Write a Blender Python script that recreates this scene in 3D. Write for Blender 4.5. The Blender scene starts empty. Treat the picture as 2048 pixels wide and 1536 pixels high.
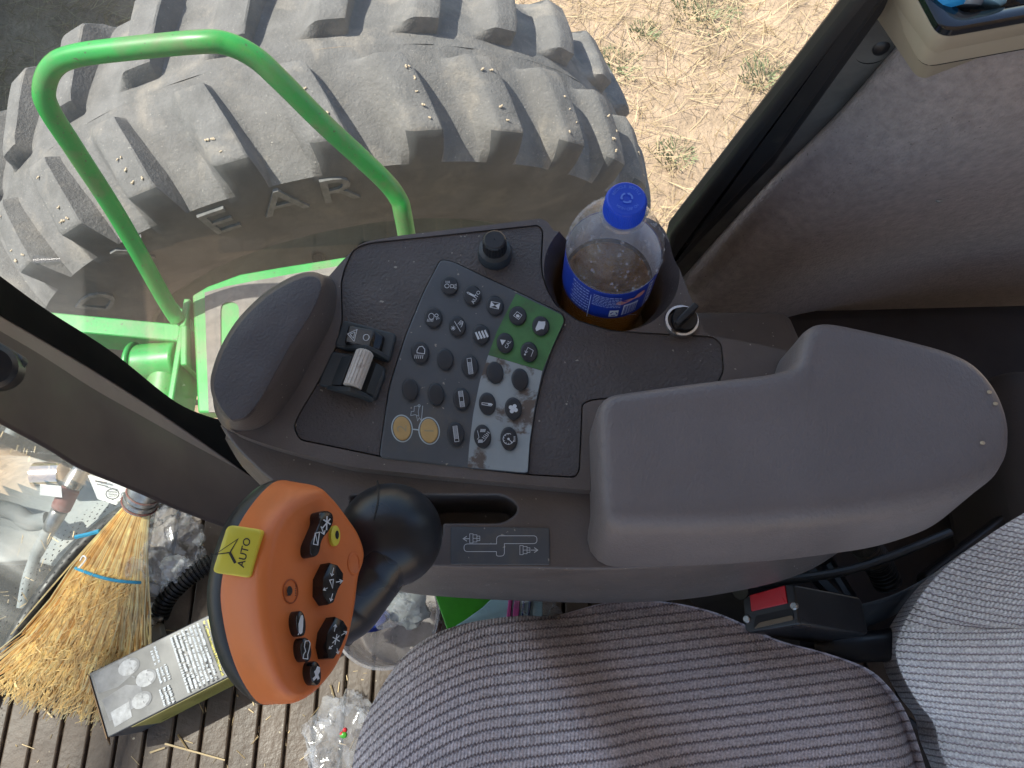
import bpy, bmesh, math, random
from mathutils import Vector, Matrix, noise as mnoise
random.seed(7)
sc = bpy.context.scene
COL = sc.collection
PI = math.pi

# ------------------------------------------------------------------ camera
FPX = 1539.0
PITCH = math.radians(69.5)
CAM = Vector((0, 0, 1.2))
FW = Vector((0, math.cos(PITCH), -math.sin(PITCH)))
UP = Vector((0, math.sin(PITCH), math.cos(PITCH)))
RT = Vector((1, 0, 0))
cd = bpy.data.cameras.new('camera')
cam = bpy.data.objects.new('camera', cd)
COL.objects.link(cam)
cam.location = CAM
cam.rotation_euler = (PI / 2 - PITCH, 0, 0)
cd.sensor_width = 36
cd.lens = 36 * FPX / 2048
cd.clip_start = 0.02
cd.clip_end = 500
sc.camera = cam


def ray(u, v):
    return FW + RT * ((u - 1024) / FPX) + UP * ((768 - v) / FPX)


def W(u, v, z):                      # sight line meets a level plane
    r = ray(u, v)
    return CAM + r * ((z - CAM.z) / r.z)


def WY(u, v, y):                     # sight line meets an upright plane
    r = ray(u, v)
    return CAM + r * (y / r.y)


def WD(u, v, d):
    return CAM + ray(u, v) * d


def WP(u, v, o, n):
    r = ray(u, v)
    return CAM + r * ((o - CAM).dot(n) / r.dot(n))


# ------------------------------------------------------------------ scene helpers
WLOC = {}


def thing(name, label, cat, loc, group=None):
    o = bpy.data.objects.new(name, None)
    COL.objects.link(o)
    o.empty_display_size = 0.05
    o.location = loc
    WLOC[o.name] = Vector(loc)
    o['label'] = label
    o['category'] = cat
    if group:
        o['group'] = group
    return o


def tag(o, label, cat, group=None, kind=None):
    o['label'] = label
    o['category'] = cat
    if group:
        o['group'] = group
    if kind:
        o['kind'] = kind
    return o


class MB:
    def __init__(s):
        s.v = []
        s.f = []
        s.uv = None

    def add(s, vs, fs):
        b = len(s.v)
        s.v += [Vector(p) for p in vs]
        s.f += [tuple(i + b for i in f) for f in fs]
        return s

    def loft(s, rings, cap0=True, cap1=True, closed=True):
        n = len(rings[0])
        vs = [p for r in rings for p in r]
        fs = []
        for k in range(len(rings) - 1):
            for i in range(n if closed else n - 1):
                j = (i + 1) % n
                fs.append((k * n + i, k * n + j, (k + 1) * n + j, (k + 1) * n + i))
        if cap0:
            fs.append(tuple(range(n))[::-1])
        if cap1:
            fs.append(tuple((len(rings) - 1) * n + i for i in range(n)))
        return s.add(vs, fs)

    def prism(s, pts, vec):
        pts = [Vector(p) for p in pts]
        vec = Vector(vec)
        return s.loft([[p + vec for p in pts], pts])

    def box(s, lo, hi, M=None):
        x0, y0, z0 = lo
        x1, y1, z1 = hi
        vs = [Vector(p) for p in ((x0, y0, z0), (x1, y0, z0), (x1, y1, z0), (x0, y1, z0),
                                  (x0, y0, z1), (x1, y0, z1), (x1, y1, z1), (x0, y1, z1))]
        if M:
            vs = [M @ p for p in vs]
        return s.add(vs, [(3, 2, 1, 0), (4, 5, 6, 7), (0, 1, 5, 4), (1, 2, 6, 5), (2, 3, 7, 6), (3, 0, 4, 7)])

    def tube(s, pts, rad, seg=16, cap=True, closed=False):
        pts = [Vector(p) for p in pts]
        n = len(pts)
        if not isinstance(rad, (list, tuple)):
            rad = [rad] * n
        rings = []
        t0 = (pts[1] - pts[0]).normalized()
        a = t0.orthogonal().normalized()
        for i in range(n):
            if closed:
                t = (pts[(i + 1) % n] - pts[i - 1]).normalized()
            else:
                t = (pts[min(i + 1, n - 1)] - pts[max(i - 1, 0)]).normalized()
            a = (a - t * a.dot(t)).normalized()
            b = t.cross(a)
            rings.append([pts[i] + (a * math.cos(2 * PI * k / seg) + b * math.sin(2 * PI * k / seg)) * rad[i] for k in range(seg)])
        if closed:
            rings.append(rings[0])
            return s.loft(rings, False, False)
        return s.loft(rings, cap, cap)

    def lathe(s, prof, c=(0, 0, 0), ax=(0, 0, 1), seg=48, a0=0, a1=2 * PI):
        c = Vector(c)
        ax = Vector(ax).normalized()
        e = ax.orthogonal().normalized()
        if abs(ax.z) > .99:
            e = Vector((1, 0, 0))
        g = ax.cross(e)
        full = abs(a1 - a0 - 2 * PI) < 1e-6
        n = seg if full else seg + 1
        rings = []
        for r, h in prof:
            r = max(r, 1e-5)
            rings.append([c + ax * h + (e * math.cos(a0 + (a1 - a0) * k / seg) + g * math.sin(a0 + (a1 - a0) * k / seg)) * r for k in range(n)])
        return s.loft(rings, False, False, closed=full)

    def sphere(s, c, r, seg=16, sc_=(1, 1, 1)):
        c = Vector(c)
        rings = []
        for i in range(seg // 2 + 1):
            t = PI * i / (seg // 2)
            rr = max(math.sin(t), 1e-4)
            rings.append([c + Vector((sc_[0] * r * rr * math.cos(2 * PI * k / seg), sc_[1] * r * rr * math.sin(2 * PI * k / seg), -sc_[2] * r * math.cos(t))) for k in range(seg)])
        return s.loft(rings, False, False)

    def build(s, name, mat, parent=None, ang=35, bevel=0, bseg=3, origin=None, fixn=True, uvs=None, subsurf=0):
        me = bpy.data.meshes.new(name)
        off = Vector((0, 0, 0))
        if parent is not None:
            off = WLOC[parent.name]
        elif s.v:
            if origin is None:
                lo = Vector((min(p.x for p in s.v), min(p.y for p in s.v), min(p.z for p in s.v)))
                hi = Vector((max(p.x for p in s.v), max(p.y for p in s.v), max(p.z for p in s.v)))
                off = Vector(((lo.x + hi.x) / 2, (lo.y + hi.y) / 2, lo.z))
            else:
                off = Vector(origin)
        me.from_pydata([p - off for p in s.v], [], s.f)
        if uvs is not None:
            l = me.uv_layers.new(name='UVMap')
            for lp in me.loops:
                l.data[lp.index].uv = uvs[lp.vertex_index]
        if fixn:
            bm = bmesh.new()
            bm.from_mesh(me)
            bmesh.ops.recalc_face_normals(bm, faces=bm.faces)
            bm.to_mesh(me)
            bm.free()
        me.materials.append(mat)
        me.shade_smooth()
        me.set_sharp_from_angle(angle=math.radians(ang))
        o = bpy.data.objects.new(name, me)
        COL.objects.link(o)
        if parent is not None:
            o.parent = parent
            WLOC[o.name] = off
        else:
            o.location = off
            WLOC[o.name] = off
        if bevel:
            m = o.modifiers.new('bevel', 'BEVEL')
            m.width = bevel
            m.segments = bseg
            m.limit_method = 'ANGLE'
            m.angle_limit = math.radians(38)
            m.harden_normals = False
        if subsurf:
            m = o.modifiers.new('sub', 'SUBSURF')
            m.levels = m.render_levels = subsurf
        return o


def cut(o, mbs):
    """carve cutters out of o, keep only the result"""
    for mb in mbs:
        c = mb.build('cutter', M_dark)
        me = c.data
        c.location = WLOC[c.name]
        bpy.context.view_layer.update()
        m = o.modifiers.new('cut', 'BOOLEAN')
        m.operation = 'DIFFERENCE'
        m.solver = 'EXACT'
        m.object = c
        bpy.context.view_layer.update()
        dg = bpy.context.evaluated_depsgraph_get()
        new = bpy.data.meshes.new_from_object(o.evaluated_get(dg))
        o.modifiers.clear()
        o.data = new
        bpy.data.objects.remove(c)
        bpy.data.meshes.remove(me)
    o.data.shade_smooth()
    o.data.set_sharp_from_angle(angle=math.radians(35))


def add_bevel(o, w, seg=3, ang=38):
    m = o.modifiers.new('bevel', 'BEVEL')
    m.width = w
    m.segments = seg
    m.limit_method = 'ANGLE'
    m.angle_limit = math.radians(ang)
    m.use_clamp_overlap = True


def catmull(pts, n=8, closed=False):
    pts = [Vector(p) for p in pts]
    N = len(pts)
    out = []
    for i in range(N if closed else N - 1):
        if closed:
            p0, p1, p2, p3 = pts[i - 1], pts[i], pts[(i + 1) % N], pts[(i + 2) % N]
        else:
            p0, p1, p2, p3 = pts[max(i - 1, 0)], pts[i], pts[i + 1], pts[min(i + 2, N - 1)]
        for k in range(n):
            t = k / n
            out.append(0.5 * ((2 * p1) + (p2 - p0) * t + (2 * p0 - 5 * p1 + 4 * p2 - p3) * t * t + (3 * p1 - p0 - 3 * p2 + p3) * t ** 3))
    if not closed:
        out.append(pts[-1])
    return out


def cm2(pts, n=8, closed=False):
    return [(p.x, p.y) for p in catmull([(a[0], a[1], 0) for a in pts], n, closed)]


def rpoly(pts, r, seg=5):
    """round the corners of a closed 2-D polygon; r number or list"""
    N = len(pts)
    out = []
    for i in range(N):
        rr = r[i] if isinstance(r, (list, tuple)) else r
        p = Vector(pts[i][:2])
        a = Vector(pts[i - 1][:2]) - p
        b = Vector(pts[(i + 1) % N][:2]) - p
        la, lb = a.length, b.length
        d = min(rr, la * .48, lb * .48)
        if d < 1e-6:
            out.append((p.x, p.y))
            continue
        A = p + a / la * d
        B = p + b / lb * d
        for k in range(seg + 1):
            t = k / seg
            q = A * (1 - t) ** 2 + p * 2 * t * (1 - t) + B * t * t
            out.append((q.x, q.y))
    return out


def resamp(pts, n):
    pts = [Vector(p) for p in pts]
    L = [0]
    for i in range(1, len(pts)):
        L.append(L[-1] + (pts[i] - pts[i - 1]).length)
    out = []
    j = 0
    for k in range(n):
        d = L[-1] * k / (n - 1)
        while j < len(L) - 2 and L[j + 1] < d:
            j += 1
        t = (d - L[j]) / max(L[j + 1] - L[j], 1e-9)
        out.append(pts[j].lerp(pts[j + 1], min(max(t, 0), 1)))
    return out


def shrink(pts, d):
    """offset a closed 2-D px polygon inwards by d (towards its inside)"""
    N = len(pts)
    A = sum(pts[i - 1][0] * pts[i][1] - pts[i][0] * pts[i - 1][1] for i in range(N))
    sg = 1 if A > 0 else -1
    out = []
    for i in range(N):
        p0, p, p1 = Vector(pts[i - 1]), Vector(pts[i]), Vector(pts[(i + 1) % N])
        e = (p1 - p0)
        if e.length < 1e-9:
            out.append(tuple(p))
            continue
        e.normalize()
        nrm = Vector((-e.y, e.x)) * sg
        out.append(tuple(p + nrm * d))
    return out


# ------------------------------------------------------------------ flat art (print, icons)
_txt = {}


def textmesh(s, bold=0.0):
    key = (s, bold)
    if key in _txt:
        return _txt[key]
    cu = bpy.data.curves.new('t', 'FONT')
    cu.body = s
    cu.align_x = 'CENTER'
    cu.align_y = 'CENTER'
    cu.size = 1
    cu.offset = bold
    cu.resolution_u = 3
    ob = bpy.data.objects.new('t', cu)
    COL.objects.link(ob)
    bpy.context.view_layer.update()
    dg = bpy.context.evaluated_depsgraph_get()
    me = bpy.data.meshes.new_from_object(ob.evaluated_get(dg))
    r = ([tuple(v.co[:2]) for v in me.vertices], [tuple(p.vertices) for p in me.polygons])
    bpy.data.objects.remove(ob)
    bpy.data.curves.remove(cu)
    bpy.data.meshes.remove(me)
    _txt[key] = r
    return r


class Art:
    """flat strokes drawn through a mapping (x, y, lift) -> point on a real surface"""

    def __init__(s, mp, step=0.00003):
        s.mp = mp
        s.mb = MB()
        s.l = 0
        s.step = step

    def lift(s):
        s.l += s.step
        return s.l

    def line(s, pts, w, closed=False):
        l = s.lift()
        P = [Vector(p) for p in pts]
        N = len(P)
        L, R = [], []
        for i in range(N):
            if closed:
                a, b = P[i] - P[i - 1], P[(i + 1) % N] - P[i]
            else:
                a = P[i] - P[i - 1] if i else P[1] - P[0]
                b = P[i + 1] - P[i] if i < N - 1 else a
            a = a.normalized() if a.length else Vector((1, 0))
            b = b.normalized() if b.length else a
            t = (a + b)
            t = t.normalized() if t.length > 1e-6 else a
            nn = Vector((-t.y, t.x))
            k = max(0.5, abs(nn.dot(Vector((-a.y, a.x)))))
            L.append(P[i] + nn * w / 2 / k)
            R.append(P[i] - nn * w / 2 / k)
        vs = [s.mp(p.x, p.y, l) for p in L] + [s.mp(p.x, p.y, l) for p in R]
        fs = [(i, (i + 1) % N, N + (i + 1) % N, N + i) for i in range(N if closed else N - 1)]
        s.mb.add(vs, fs)
        return s

    def poly(s, pts):
        l = s.lift()
        s.mb.add([s.mp(x, y, l) for x, y in pts], [tuple(range(len(pts)))])
        return s

    def grid(s, x0, y0, x1, y1, nx=8, ny=2):
        l = s.lift()
        vs = [s.mp(x0 + (x1 - x0) * i / nx, y0 + (y1 - y0) * j / ny, l) for j in range(ny + 1) for i in range(nx + 1)]
        fs = [(j * (nx + 1) + i, j * (nx + 1) + i + 1, (j + 1) * (nx + 1) + i + 1, (j + 1) * (nx + 1) + i) for j in range(ny) for i in range(nx)]
        s.mb.add(vs, fs)
        return s

    def ring(s, c, rx, ry, w, a0=0, a1=2 * PI, n=24, tilt=0):
        full = abs(a1 - a0 - 2 * PI) < 1e-6
        ct, st = math.cos(tilt), math.sin(tilt)
        pts = []
        for i in range(n if full else n + 1):
            a = a0 + (a1 - a0) * i / n
            x, y = rx * math.cos(a), ry * math.sin(a)
            pts.append((c[0] + x * ct - y * st, c[1] + x * st + y * ct))
        return s.line(pts, w, full)

    def disc(s, c, rx, ry, n=20):
        return s.poly([(c[0] + rx * math.cos(2 * PI * i / n), c[1] + ry * math.sin(2 * PI * i / n)) for i in range(n)])

    def text(s, body, c, size, ang=0, sx=1, bold=0.0, flip=-1):
        l = s.lift()
        vs, fs = textmesh(body, bold)
        ca, sa = math.cos(ang), math.sin(ang)
        out = []
        for x, y in vs:
            x, y = x * size * sx, y * size * flip
            out.append(s.mp(c[0] + x * ca - y * sa, c[1] + x * sa + y * ca, l))
        s.mb.add(out, fs)
        return s

    def arrow(s, a, b, w, h):
        a, b = Vector(a), Vector(b)
        d = (b - a).normalized()
        n = Vector((-d.y, d.x))
        s.line([a, b - d * h * .3], w)
        s.line([b - d * h + n * h * .7, b, b - d * h - n * h * .7], w)
        return s

    def build(s, name, mat, parent, **k):
        return s.mb.build(name, mat, parent, fixn=False, **k)


# ------------------------------------------------------------------ materials
def nodes(name):
    m = bpy.data.materials.new(name)
    m.use_nodes = True
    nt = m.node_tree
    return m, nt, nt.nodes['Principled BSDF'], nt.nodes['Material Output']


def N(nt, t, **k):
    n = nt.nodes.new(t)
    for a, b in k.items():
        if hasattr(n, a) and a not in ('inputs',):
            setattr(n, a, b)
    return n


def ramp(nt, src, p0, p1, c0=(0, 0, 0, 1), c1=(1, 1, 1, 1)):
    r = nt.nodes.new('ShaderNodeValToRGB')
    r.color_ramp.elements[0].position = p0
    r.color_ramp.elements[1].position = p1
    r.color_ramp.elements[0].color = c0
    r.color_ramp.elements[1].color = c1
    nt.links.new(src, r.inputs[0])
    return r


def noise(nt, scale, detail=4, rough=.55, dist=0, stretch=None, co=None):
    t = nt.nodes.new('ShaderNodeTexNoise')
    t.inputs['Scale'].default_value = scale
    t.inputs['Detail'].default_value = detail
    t.inputs['Roughness'].default_value = rough
    t.inputs['Distortion'].default_value = dist
    c = nt.nodes.new('ShaderNodeTexCoord')
    src = c.outputs['Object']
    if stretch:
        mp = nt.nodes.new('ShaderNodeMapping')
        mp.inputs['Scale'].default_value = stretch
        nt.links.new(src, mp.inputs[0])
        src = mp.outputs[0]
    nt.links.new(src, t.inputs['Vector'])
    return t


def mix(nt, fac, a, b):
    m = nt.nodes.new('ShaderNodeMix')
    m.data_type = 'RGBA'
    for sock, val in ((m.inputs[0], fac), (m.inputs[6], a), (m.inputs[7], b)):
        if hasattr(val, 'links') or hasattr(val, 'is_output'):
            nt.links.new(val, sock)
        else:
            sock.default_value = val if not isinstance(val, tuple) else (val + (1,) if len(val) == 3 else val)
    return m.outputs[2]


def pbr(name, col, rough=.5, var=.12, vscale=25, bump=0, bscale=300, bdist=.001, metal=0, spec=.5,
        dirt=None, dcov=(.55, .7), dscale=12, stretch=None, rvar=.12, coat=0, specks=None, bdetail=3, sheen=0):
    m, nt, b, out = nodes(name)
    n1 = noise(nt, vscale, 5, .6)
    c = tuple(col)
    lo = tuple(max(0, x * (1 - var)) for x in c)
    hi = tuple(min(1, x * (1 + var)) for x in c)
    r = ramp(nt, n1.outputs[0], .3, .7, lo + (1,), hi + (1,))
    colsock = r.outputs[0]
    if dirt:
        n2 = noise(nt, dscale, 6, .65, .3)
        rr = ramp(nt, n2.outputs[0], dcov[0], dcov[1])
        colsock = mix(nt, rr.outputs[0], colsock, dirt)
    if specks:
        n4 = noise(nt, specks[1], 1, .5)
        r4 = ramp(nt, n4.outputs[0], specks[2], specks[2] + .03)
        colsock = mix(nt, r4.outputs[0], colsock, specks[0])
    nt.links.new(colsock, b.inputs['Base Color'])
    b.inputs['Metallic'].default_value = metal
    b.inputs['Specular IOR Level'].default_value = spec
    b.inputs['Coat Weight'].default_value = coat
    b.inputs['Sheen Weight'].default_value = sheen
    if rvar:
        n3 = noise(nt, vscale * .6, 3)
        mr = nt.nodes.new('ShaderNodeMapRange')
        mr.inputs[1].default_value = .3
        mr.inputs[2].default_value = .7
        mr.inputs[3].default_value = max(.03, rough - rvar)
        mr.inputs[4].default_value = min(1, rough + rvar)
        nt.links.new(n3.outputs[0], mr.inputs[0])
        nt.links.new(mr.outputs[0], b.inputs['Roughness'])
    else:
        b.inputs['Roughness'].default_value = rough
    if bump:
        nb = noise(nt, bscale, bdetail, .6, stretch=stretch)
        bp = nt.nodes.new('ShaderNodeBump')
        bp.inputs['Strength'].default_value = bump
        bp.inputs['Distance'].default_value = bdist
        nt.links.new(nb.outputs[0], bp.inputs['Height'])
        nt.links.new(bp.outputs[0], b.inputs['Normal'])
    return m


def clear(name, tint=(.95, .97, .96), dust=(.55, .5, .42), d0=.02, d1=.10, ior=1.45, dscale=6, rough=.02, bump=0, bscale=40, gloss=1.0):
    """thin glazing / clear plastic: transparent + mirror by angle + a film of dust"""
    m, nt, b, out = nodes(name)
    nt.nodes.remove(b)
    tr = nt.nodes.new('ShaderNodeBsdfTransparent')
    tr.inputs[0].default_value = tint + (1,)
    gl = nt.nodes.new('ShaderNodeBsdfGlossy')
    gl.inputs['Roughness'].default_value = rough
    gl.inputs[0].default_value = (1, 1, 1, 1)
    df = nt.nodes.new('ShaderNodeBsdfDiffuse')
    df.inputs[0].default_value = dust + (1,)
    fr = nt.nodes.new('ShaderNodeFresnel')
    ge = nt.nodes.new('ShaderNodeNewGeometry')
    mi = nt.nodes.new('ShaderNodeMapRange')
    mi.inputs[3].default_value = ior
    mi.inputs[4].default_value = 1 / ior
    nt.links.new(ge.outputs['Backfacing'], mi.inputs[0])
    nt.links.new(mi.outputs[0], fr.inputs[0])
    mul = nt.nodes.new('ShaderNodeMath')
    mul.operation = 'MULTIPLY'
    mul.inputs[1].default_value = gloss
    nt.links.new(fr.outputs[0], mul.inputs[0])
    m1 = nt.nodes.new('ShaderNodeMixShader')
    nt.links.new(mul.outputs[0], m1.inputs[0])
    nt.links.new(tr.outputs[0], m1.inputs[1])
    nt.links.new(gl.outputs[0], m1.inputs[2])
    n = noise(nt, dscale, 6, .65)
    mr = nt.nodes.new('ShaderNodeMapRange')
    mr.inputs[1].default_value = .35
    mr.inputs[2].default_value = .7
    mr.inputs[3].default_value = d0
    mr.inputs[4].default_value = d1
    nt.links.new(n.outputs[0], mr.inputs[0])
    m2 = nt.nodes.new('ShaderNodeMixShader')
    nt.links.new(mr.outputs[0], m2.inputs[0])
    nt.links.new(m1.outputs[0], m2.inputs[1])
    nt.links.new(df.outputs[0], m2.inputs[2])
    nt.links.new(m2.outputs[0], out.inputs[0])
    if bump:
        nb = noise(nt, bscale, 3)
        bp = nt.nodes.new('ShaderNodeBump')
        bp.inputs['Strength'].default_value = bump
        bp.inputs['Distance'].default_value = .002
        nt.links.new(nb.outputs[0], bp.inputs['Height'])
        for k in (gl, fr, df):
            nt.links.new(bp.outputs[0], k.inputs['Normal'])
    return m


def cloth(name, light, dark, stripes=True, period=1.0):
    """ribbed knit: UV.y counts ribs, UV.x counts stitches"""
    m, nt, b, out = nodes(name)
    uv = nt.nodes.new('ShaderNodeUVMap')
    sep = nt.nodes.new('ShaderNodeSeparateXYZ')
    nt.links.new(uv.outputs[0], sep.inputs[0])
    wob = noise(nt, 260, 2)
    wm = nt.nodes.new('ShaderNodeMath'); wm.operation = 'MULTIPLY_ADD'
    wm.inputs[1].default_value = .32
    nt.links.new(wob.outputs[0], wm.inputs[0])
    # stitch zigzag
    sn = nt.nodes.new('ShaderNodeMath'); sn.operation = 'SINE'
    sx = nt.nodes.new('ShaderNodeMath'); sx.operation = 'MULTIPLY'; sx.inputs[1].default_value = 2 * PI
    nt.links.new(sep.outputs[0], sx.inputs[0]); nt.links.new(sx.outputs[0], sn.inputs[0])
    zz = nt.nodes.new('ShaderNodeMath'); zz.operation = 'MULTIPLY_ADD'; zz.inputs[1].default_value = .07
    nt.links.new(sn.outputs[0], zz.inputs[0]); nt.links.new(sep.outputs[1], zz.inputs[2])
    nt.links.new(zz.outputs[0], wm.inputs[2])
    fr = nt.nodes.new('ShaderNodeMath'); fr.operation = 'FRACT'
    nt.links.new(wm.outputs[0], fr.inputs[0])
    r = nt.nodes.new('ShaderNodeValToRGB')
    e = r.color_ramp.elements
    e[0].position = 0; e[0].color = (0, 0, 0, 1)
    e[1].position = 1; e[1].color = (0, 0, 0, 1)
    for p, v in ((.06, .0), (.20, 1), (.84, 1), (.95, .25)):
        x = e.new(p); x.color = (v, v, v, 1)
    nt.links.new(fr.outputs[0], r.inputs[0])
    n2 = noise(nt, 500, 2)
    rl = ramp(nt, n2.outputs[0], .3, .75, tuple(x * .62 for x in light) + (1,), tuple(min(1, x * 1.35) for x in light) + (1,))
    n3 = noise(nt, 9, 4)
    r3 = ramp(nt, n3.outputs[0], .3, .7, (.82, .82, .82, 1), (1.08, 1.06, 1.05, 1))
    mm = nt.nodes.new('ShaderNodeMix'); mm.data_type = 'RGBA'; mm.blend_type = 'MULTIPLY'; mm.inputs[0].default_value = 1
    nt.links.new(rl.outputs[0], mm.inputs[6]); nt.links.new(r3.outputs[0], mm.inputs[7])
    c = mix(nt, r.outputs[0], dark, mm.outputs[2])
    nt.links.new(c, b.inputs['Base Color'])
    b.inputs['Roughness'].default_value = .95
    b.inputs['Specular IOR Level'].default_value = .15
    b.inputs['Sheen Weight'].default_value = .15
    add = nt.nodes.new('ShaderNodeMath'); add.operation = 'MULTIPLY_ADD'; add.inputs[1].default_value = .5
    nt.links.new(n2.outputs[0], add.inputs[0]); nt.links.new(r.outputs[0], add.inputs[2])
    ad2 = nt.nodes.new('ShaderNodeMath'); ad2.operation = 'MULTIPLY_ADD'; ad2.inputs[1].default_value = .18
    nt.links.new(sn.outputs[0], ad2.inputs[0]); nt.links.new(add.outputs[0], ad2.inputs[2])
    bp = nt.nodes.new('ShaderNodeBump'); bp.inputs['Strength'].default_value = .8; bp.inputs['Distance'].default_value = .0016
    nt.links.new(ad2.outputs[0], bp.inputs['Height'])
    nt.links.new(bp.outputs[0], b.inputs['Normal'])
    return m


M_dark = pbr('dark_gap', (.012, .012, .013), .7)
M_shell = pbr('moulded_brown_plastic', (.118, .099, .092), .40, .16, 18, .5, 520, .0006, dirt=(.13, .105, .085), dcov=(.6, .85), dscale=22, specks=((.34, .31, .27), 300, .75))
M_panel = pbr('grained_brown_panel', (.083, .070, .068), .44, .16, 26, 1.0, 420, .0016, dirt=(.12, .10, .09), dcov=(.66, .85), dscale=20, specks=((.32, .29, .25), 230, .75), bdetail=4)
M_lobe = pbr('grained_brown_pad', (.080, .070, .074), .48, .10, 40, .9, 460, .0012, specks=((.02, .02, .02), 240, .80), bdetail=4)
M_arm = pbr('armrest_vinyl', (.172, .152, .152), .42, .09, 14, .6, 300, .0011, stretch=(1.6, 1.0, 1.0), bdetail=5, dirt=(.17, .135, .11), dcov=(.6, .9), dscale=7)
M_key = pbr('keypad_grey', (.078, .086, .097), .46, .12, 30, dirt=(.125, .11, .09), dcov=(.54, .8), dscale=26, specks=((.3, .28, .24), 260, .735))
M_keyg = pbr('keypad_green', (.065, .190, .060), .5, .22, 55, dirt=(.06, .075, .04), dcov=(.5, .8), dscale=38)
M_keyw = pbr('keypad_light_grey', (.30, .335, .345), .55, .08, 40, dirt=(.115, .09, .075), dcov=(.53, .59), dscale=30)
M_btn = pbr('button_rubber', (.020, .022, .027), .42, .15, 40, .15, 900, .0003)
M_tan = pbr('button_tan', (.50, .33, .13), .5, .10, 80)
M_ink = pbr('white_print', (.60, .63, .66), .6, .04, rvar=0)
M_inkd = pbr('black_print', (.02, .02, .02), .6, .04, rvar=0)
M_inkt = pbr('tan_print', (.36, .29, .16), .6, .04, rvar=0)
M_black = pbr('black_plastic', (.018, .018, .020), .38, .15, 40, .1, 700, .0003, dirt=(.07, .065, .06), dcov=(.62, .9), dscale=40)
M_soft = pbr('black_rubber_boot', (.014, .016, .020), .36, .15, 20, .12, 500, .0004)
M_bezel = pbr('dark_teal_bezel', (.038, .046, .052), .45, .12, 40, .2, 600, .0004, dirt=(.10, .09, .08), dcov=(.62, .85), dscale=40)
M_white = pbr('off_white_wheel', (.62, .58, .52), .5, .08, 60, dirt=(.30, .22, .16), dcov=(.55, .75), dscale=120)
M_chrome = pbr('chrome', (.72, .72, .72), .18, .05, metal=1, rvar=.06)
M_orange = pbr('orange_plastic', (.66, .175, .045), .42, .05, 12, .12, 900, .0003, rvar=.05, dirt=(.52, .13, .035), dcov=(.55, .8), dscale=14)
M_yellow = pbr('yellow_plastic', (.68, .59, .06), .38, .05, 20, rvar=.05)
M_gbtn = pbr('glossy_black_button', (.010, .010, .011), .16, .1, 60, rvar=.06, dirt=(.05, .045, .04), dcov=(.66, .8), dscale=90)
M_felt = pbr('grey_felt', (.41, .35, .325), .97, .20, 120, 1.0, 330, .0028, spec=.08, sheen=.2, bdetail=5, dirt=(.36, .305, .28), dcov=(.45, .8), dscale=5, specks=((.20, .18, .16), 260, .75))
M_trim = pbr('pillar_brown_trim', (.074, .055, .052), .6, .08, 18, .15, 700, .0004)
M_trimlit = pbr('pillar_trim_lit', (.235, .19, .165), .6, .08, 18)  # paler copy of the pillar trim, light on the edge put into the colour
M_seal = pbr('window_rubber', (.017, .017, .018), .5, .15, 20, dirt=(.06, .055, .048), dcov=(.6, .85), dscale=26)
M_blkseal = pbr('black_window_rubber', (.006, .006, .006), .9, .15, 20, spec=.08)
M_strip = pbr('dusty_grey_strip', (.095, .092, .085), .75, .2, 14, dirt=(.21, .195, .17), dcov=(.5, .8), dscale=10)
M_shelf = pbr('dark_brown_liner', (.050, .040, .037), .8, .2, 9, .3, 300, .001)
M_head = pbr('headliner', (.50, .47, .43), .95, .06)
M_rubber = pbr('dusty_tyre_rubber', (.182, .173, .164), .90, .18, 16, .9, 130, .003, spec=.15, dirt=(.31, .275, .235), dcov=(.52, .78), dscale=10, specks=((.48, .44, .38), 300, .73), bdetail=6)
M_sideshade = pbr('sidewall_rubber_shaded', (.088, .087, .086), .7, .2, 10, .3, 150, .001, spec=.3, dirt=(.15, .14, .125), dcov=(.5, .8), dscale=9)  # darker, less dusty rubber, with shade on the side put into the colour
M_letter = pbr('sidewall_letter', (.16, .157, .15), .75, .3, 60, spec=.3)
M_green = pbr('green_paint', (.030, .30, .055), .40, .12, 20, dirt=(.16, .19, .09), dcov=(.48, .72), dscale=11, specks=((.08, .11, .05), 200, .71))
M_grip = pbr('grip_tape', (.20, .18, .16), .95, .16, 50, .9, 900, .001, dirt=(.33, .30, .255), dcov=(.5, .8), dscale=18)
M_rim = pbr('dusty_dark_rim', (.055, .065, .055), .7, .3, 12)
M_soil = pbr('sandy_soil', (.50, .36, .245), .95, .22, 3.5, 1.0, 30, .03, spec=.1, dirt=(.36, .26, .17), dcov=(.45, .75), dscale=9, bdetail=8)
M_straw = pbr('straw', (.62, .47, .27), .75, .35, 6, spec=.25)
M_stub = pbr('old_straw', (.40, .29, .16), .8, .35, 6, spec=.2)
M_weed = pbr('weed_leaf', (.29, .33, .18), .7, .3, 9)
M_bris = pbr('broom_corn', (.92, .66, .33), .65, .2, 60, spec=.3)
M_bris2 = pbr('broom_corn_pale', (.97, .78, .47), .65, .2, 60, spec=.3)
M_bris3 = pbr('broom_corn_brown', (.62, .37, .15), .65, .3, 60, spec=.3)
M_string = pbr('blue_twine', (.03, .24, .40), .8, .15, 60)
M_floor = pbr('worn_floor_mat', (.105, .075, .055), .52, .35, 7, .6, 90, .002, dirt=(.25, .20, .155), dcov=(.5, .85), dscale=5, specks=((.5, .42, .30), 120, .77))
M_kern = pbr('grain', (.52, .41, .28), .7, .2, 90)
M_steel = pbr('worn_steel', (.42, .41, .39), .35, .15, 40, metal=.8, dirt=(.22, .17, .12), dcov=(.5, .75), dscale=30)
M_dustm = pbr('dusty_metal', (.33, .35, .34), .75, .2, 12, dirt=(.50, .47, .42), dcov=(.45, .7), dscale=9)
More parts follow.
